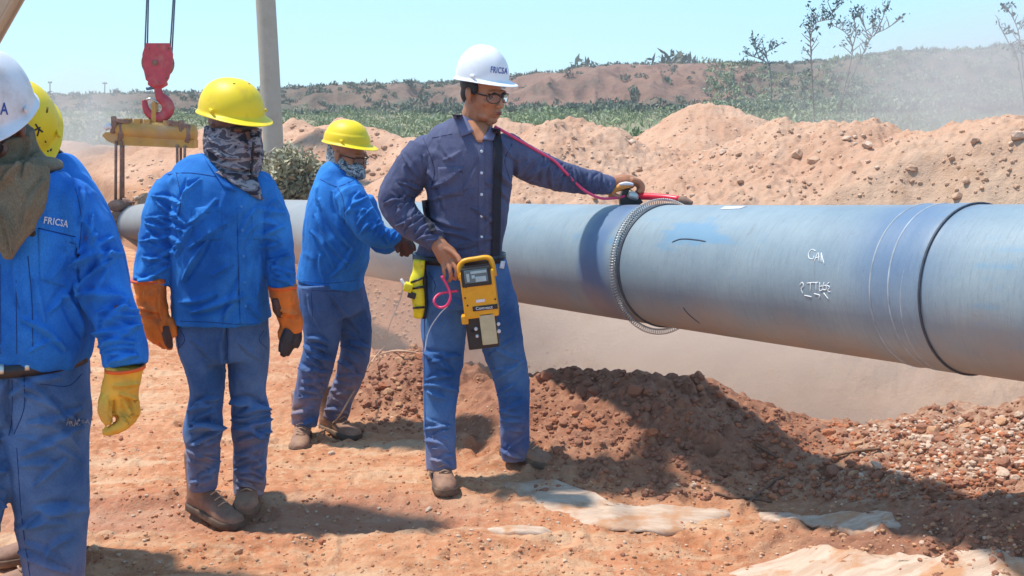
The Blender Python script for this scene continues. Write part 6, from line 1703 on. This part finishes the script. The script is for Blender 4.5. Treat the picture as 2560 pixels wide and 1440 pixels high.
text_on(bvh_of(helF), 'FRICSA', -74, 286, 94, 0.0, M['blue_print'], helF, .0015, cond=1.5)
glasses(RF, hF, sF, pF, True)
yk = YF-.10
glF = glove('glove', [chainp([(312, 915, yk, 44, .052), (308, 950, yk, 42, .048), (300, 975, yk, 43, .044), (296, 1010, yk, 46, .042), (296, 1040, yk-.01, 44, .036)], 20, 4, 2.3),
    fing([(318, 1030, yk-.02), (310, 1060, yk-.04), (280, 1078, yk-.05), (256, 1080, yk-.05)], 17, 9), fing([(306, 1036, yk), (296, 1064, yk-.02), (268, 1072, yk-.03)], 15, 9), fing([(328, 1015, yk), (328, 1045, yk-.01), (310, 1066, yk-.02)], 16, 10), fing([(332, 1000, yk+.02), (338, 1030, yk+.02), (330, 1052, yk+.01)], 14, 10),
    fing([(268, 985, yk-.02), (258, 1010, yk-.045), (262, 1042, yk-.05), (272, 1060, yk-.05)], 15, 11)], .005, M['glove_yellow'], pF,
    [(285, 1000, 288, 1055, 4, -.010), (285, 965, 345, 960, 5, .008), (300, 985, 340, 1000, 5, .008), (310, 1000, 330, 1040, 5, .008), (300, 1030, 325, 1060, 4, -.006), (330, 1000, 340, 1040, 5, .006), (270, 990, 266, 1030, 4, .004)], YF, .004, 7)
trim(313, 920, yk, 45, .054, glF, .03)
xb = P(140, 1690, 2.95).x; boot(Vector((xb, 2.95, gz(xb, 2.95))), .1, 1.05, pF, zoff=.012)
xb = P(-130, 1640, 3.2).x; boot(Vector((xb, 3.2, gz(xb, 3.2))), .1, 1.05, pF, zoff=.02)

# ------------------------------------------------------------------ worker behind him, yellow helmet
YG = 3.5
hG = P(62, 352, YG-.05); RG = frame_of(math.radians(14), math.radians(50), math.radians(0)); sG = 1.0
torG = [(95, 410, YG, 70, .09), (110, 440, YG, 100, .12), (118, 490, YG, 120, .14), (118, 580, YG, 118, .15), (112, 680, YG, 112, .15), (108, 780, YG, 104, .15), (106, 860, YG, 100, .14)]
aG = [(190, 470, YG-.04, 46, .07), (224, 540, YG-.04, 52, .072), (252, 620, YG-.04, 52, .068), (272, 700, YG-.05, 48, .062), (286, 790, YG-.10, 36, .055), (292, 860, YG-.14, 32, .05)]
lG1 = [(112, 860, YG, 76, .14), (122, 980, YG, 66, .12), (128, 1100, YG, 56, .10), (134, 1250, YG, 50, .08), (140, 1400, YG, 42, .07), (142, 1480, YG, 40, .065)]
lG2 = [(112, 860, YG+.12, 74, .14), (120, 980, YG+.14, 62, .12), (126, 1100, YG+.15, 54, .10), (130, 1250, YG+.16, 48, .08), (136, 1380, YG+.17, 42, .07), (138, 1440, YG+.17, 40, .065)]
pG = person('worker mostly hidden behind the nearest one, scratched yellow helmet tipped forward',
            [chainp(thin(torG)), chainp(thin(aG)), chainp(thin(lG1, .5, .5)), chainp(thin(lG2, .5, .5)), chainp([(95, 430, YG, 44, .06), (76, 370, YG, 42, .06)], 14, 3), fing([(292, 860, YG-.14), (298, 910, YG-.16), (300, 950, YG-.16)], 26, 14)], (RG, hG, sG), 'skin_dark', 0.007)
fl = limb_folds((200, 500), (272, 700), 50, 48, 12, .008, 61, .7, 7)
garment('shirt', [chainp(torG, 26), chainp(aG), ballp(190, 478, YG-.04, 48, .075)], .0065, M['shirt_blue'], pG, fl, YG, .006, (10, 10, 4), 23, 4)
garment('jeans', [chainp(lG1, 18), chainp(lG2, 18)], .008, M['jeans'], pG, None, YG, .005, (10, 10, 6), 24, 4)
garment('hood', [chainp([(84, 372, YG+.03, 60, .07), (92, 400, YG+.02, 62, .085), (105, 425, YG, 72, .09)], 18)], .007, M['dark'], pG, None, YG, .004, (14, 14, 10), 25, 3)
helG = helmet(RG, hG, 1.06, M['helm_yellow'], pG, 'vent')
bHG = bvh_of(helG)
g = Geo()
for s in ([(88, 310), (96, 325), (92, 340)], [(84, 326), (100, 318)], [(96, 322), (106, 330)], [(118, 268), (116, 282)], [(112, 352), (114, 356)], [(128, 372), (126, 378)], [(120, 376), (119, 380)]):
    q = [h+nn*.0012 for h, nn in (cast(bHG, c[0], c[1]) for c in catmull(s, 3)) if h]
    if len(q) > 1: g.add(*chain3([(p.x, p.y, p.z, .0030, .0012) for p in q], 6, 1))
g.build('scuff_marks', M['dark'], helG)
for xx, yy, yv in ((140, 1480, 3.45), (138, 1440, 3.66)):
    xb = P(xx, 1400, yv).x; boot(Vector((xb, yv, gz(xb, yv))), math.radians(-60), 1.0, pG, zoff=.012)
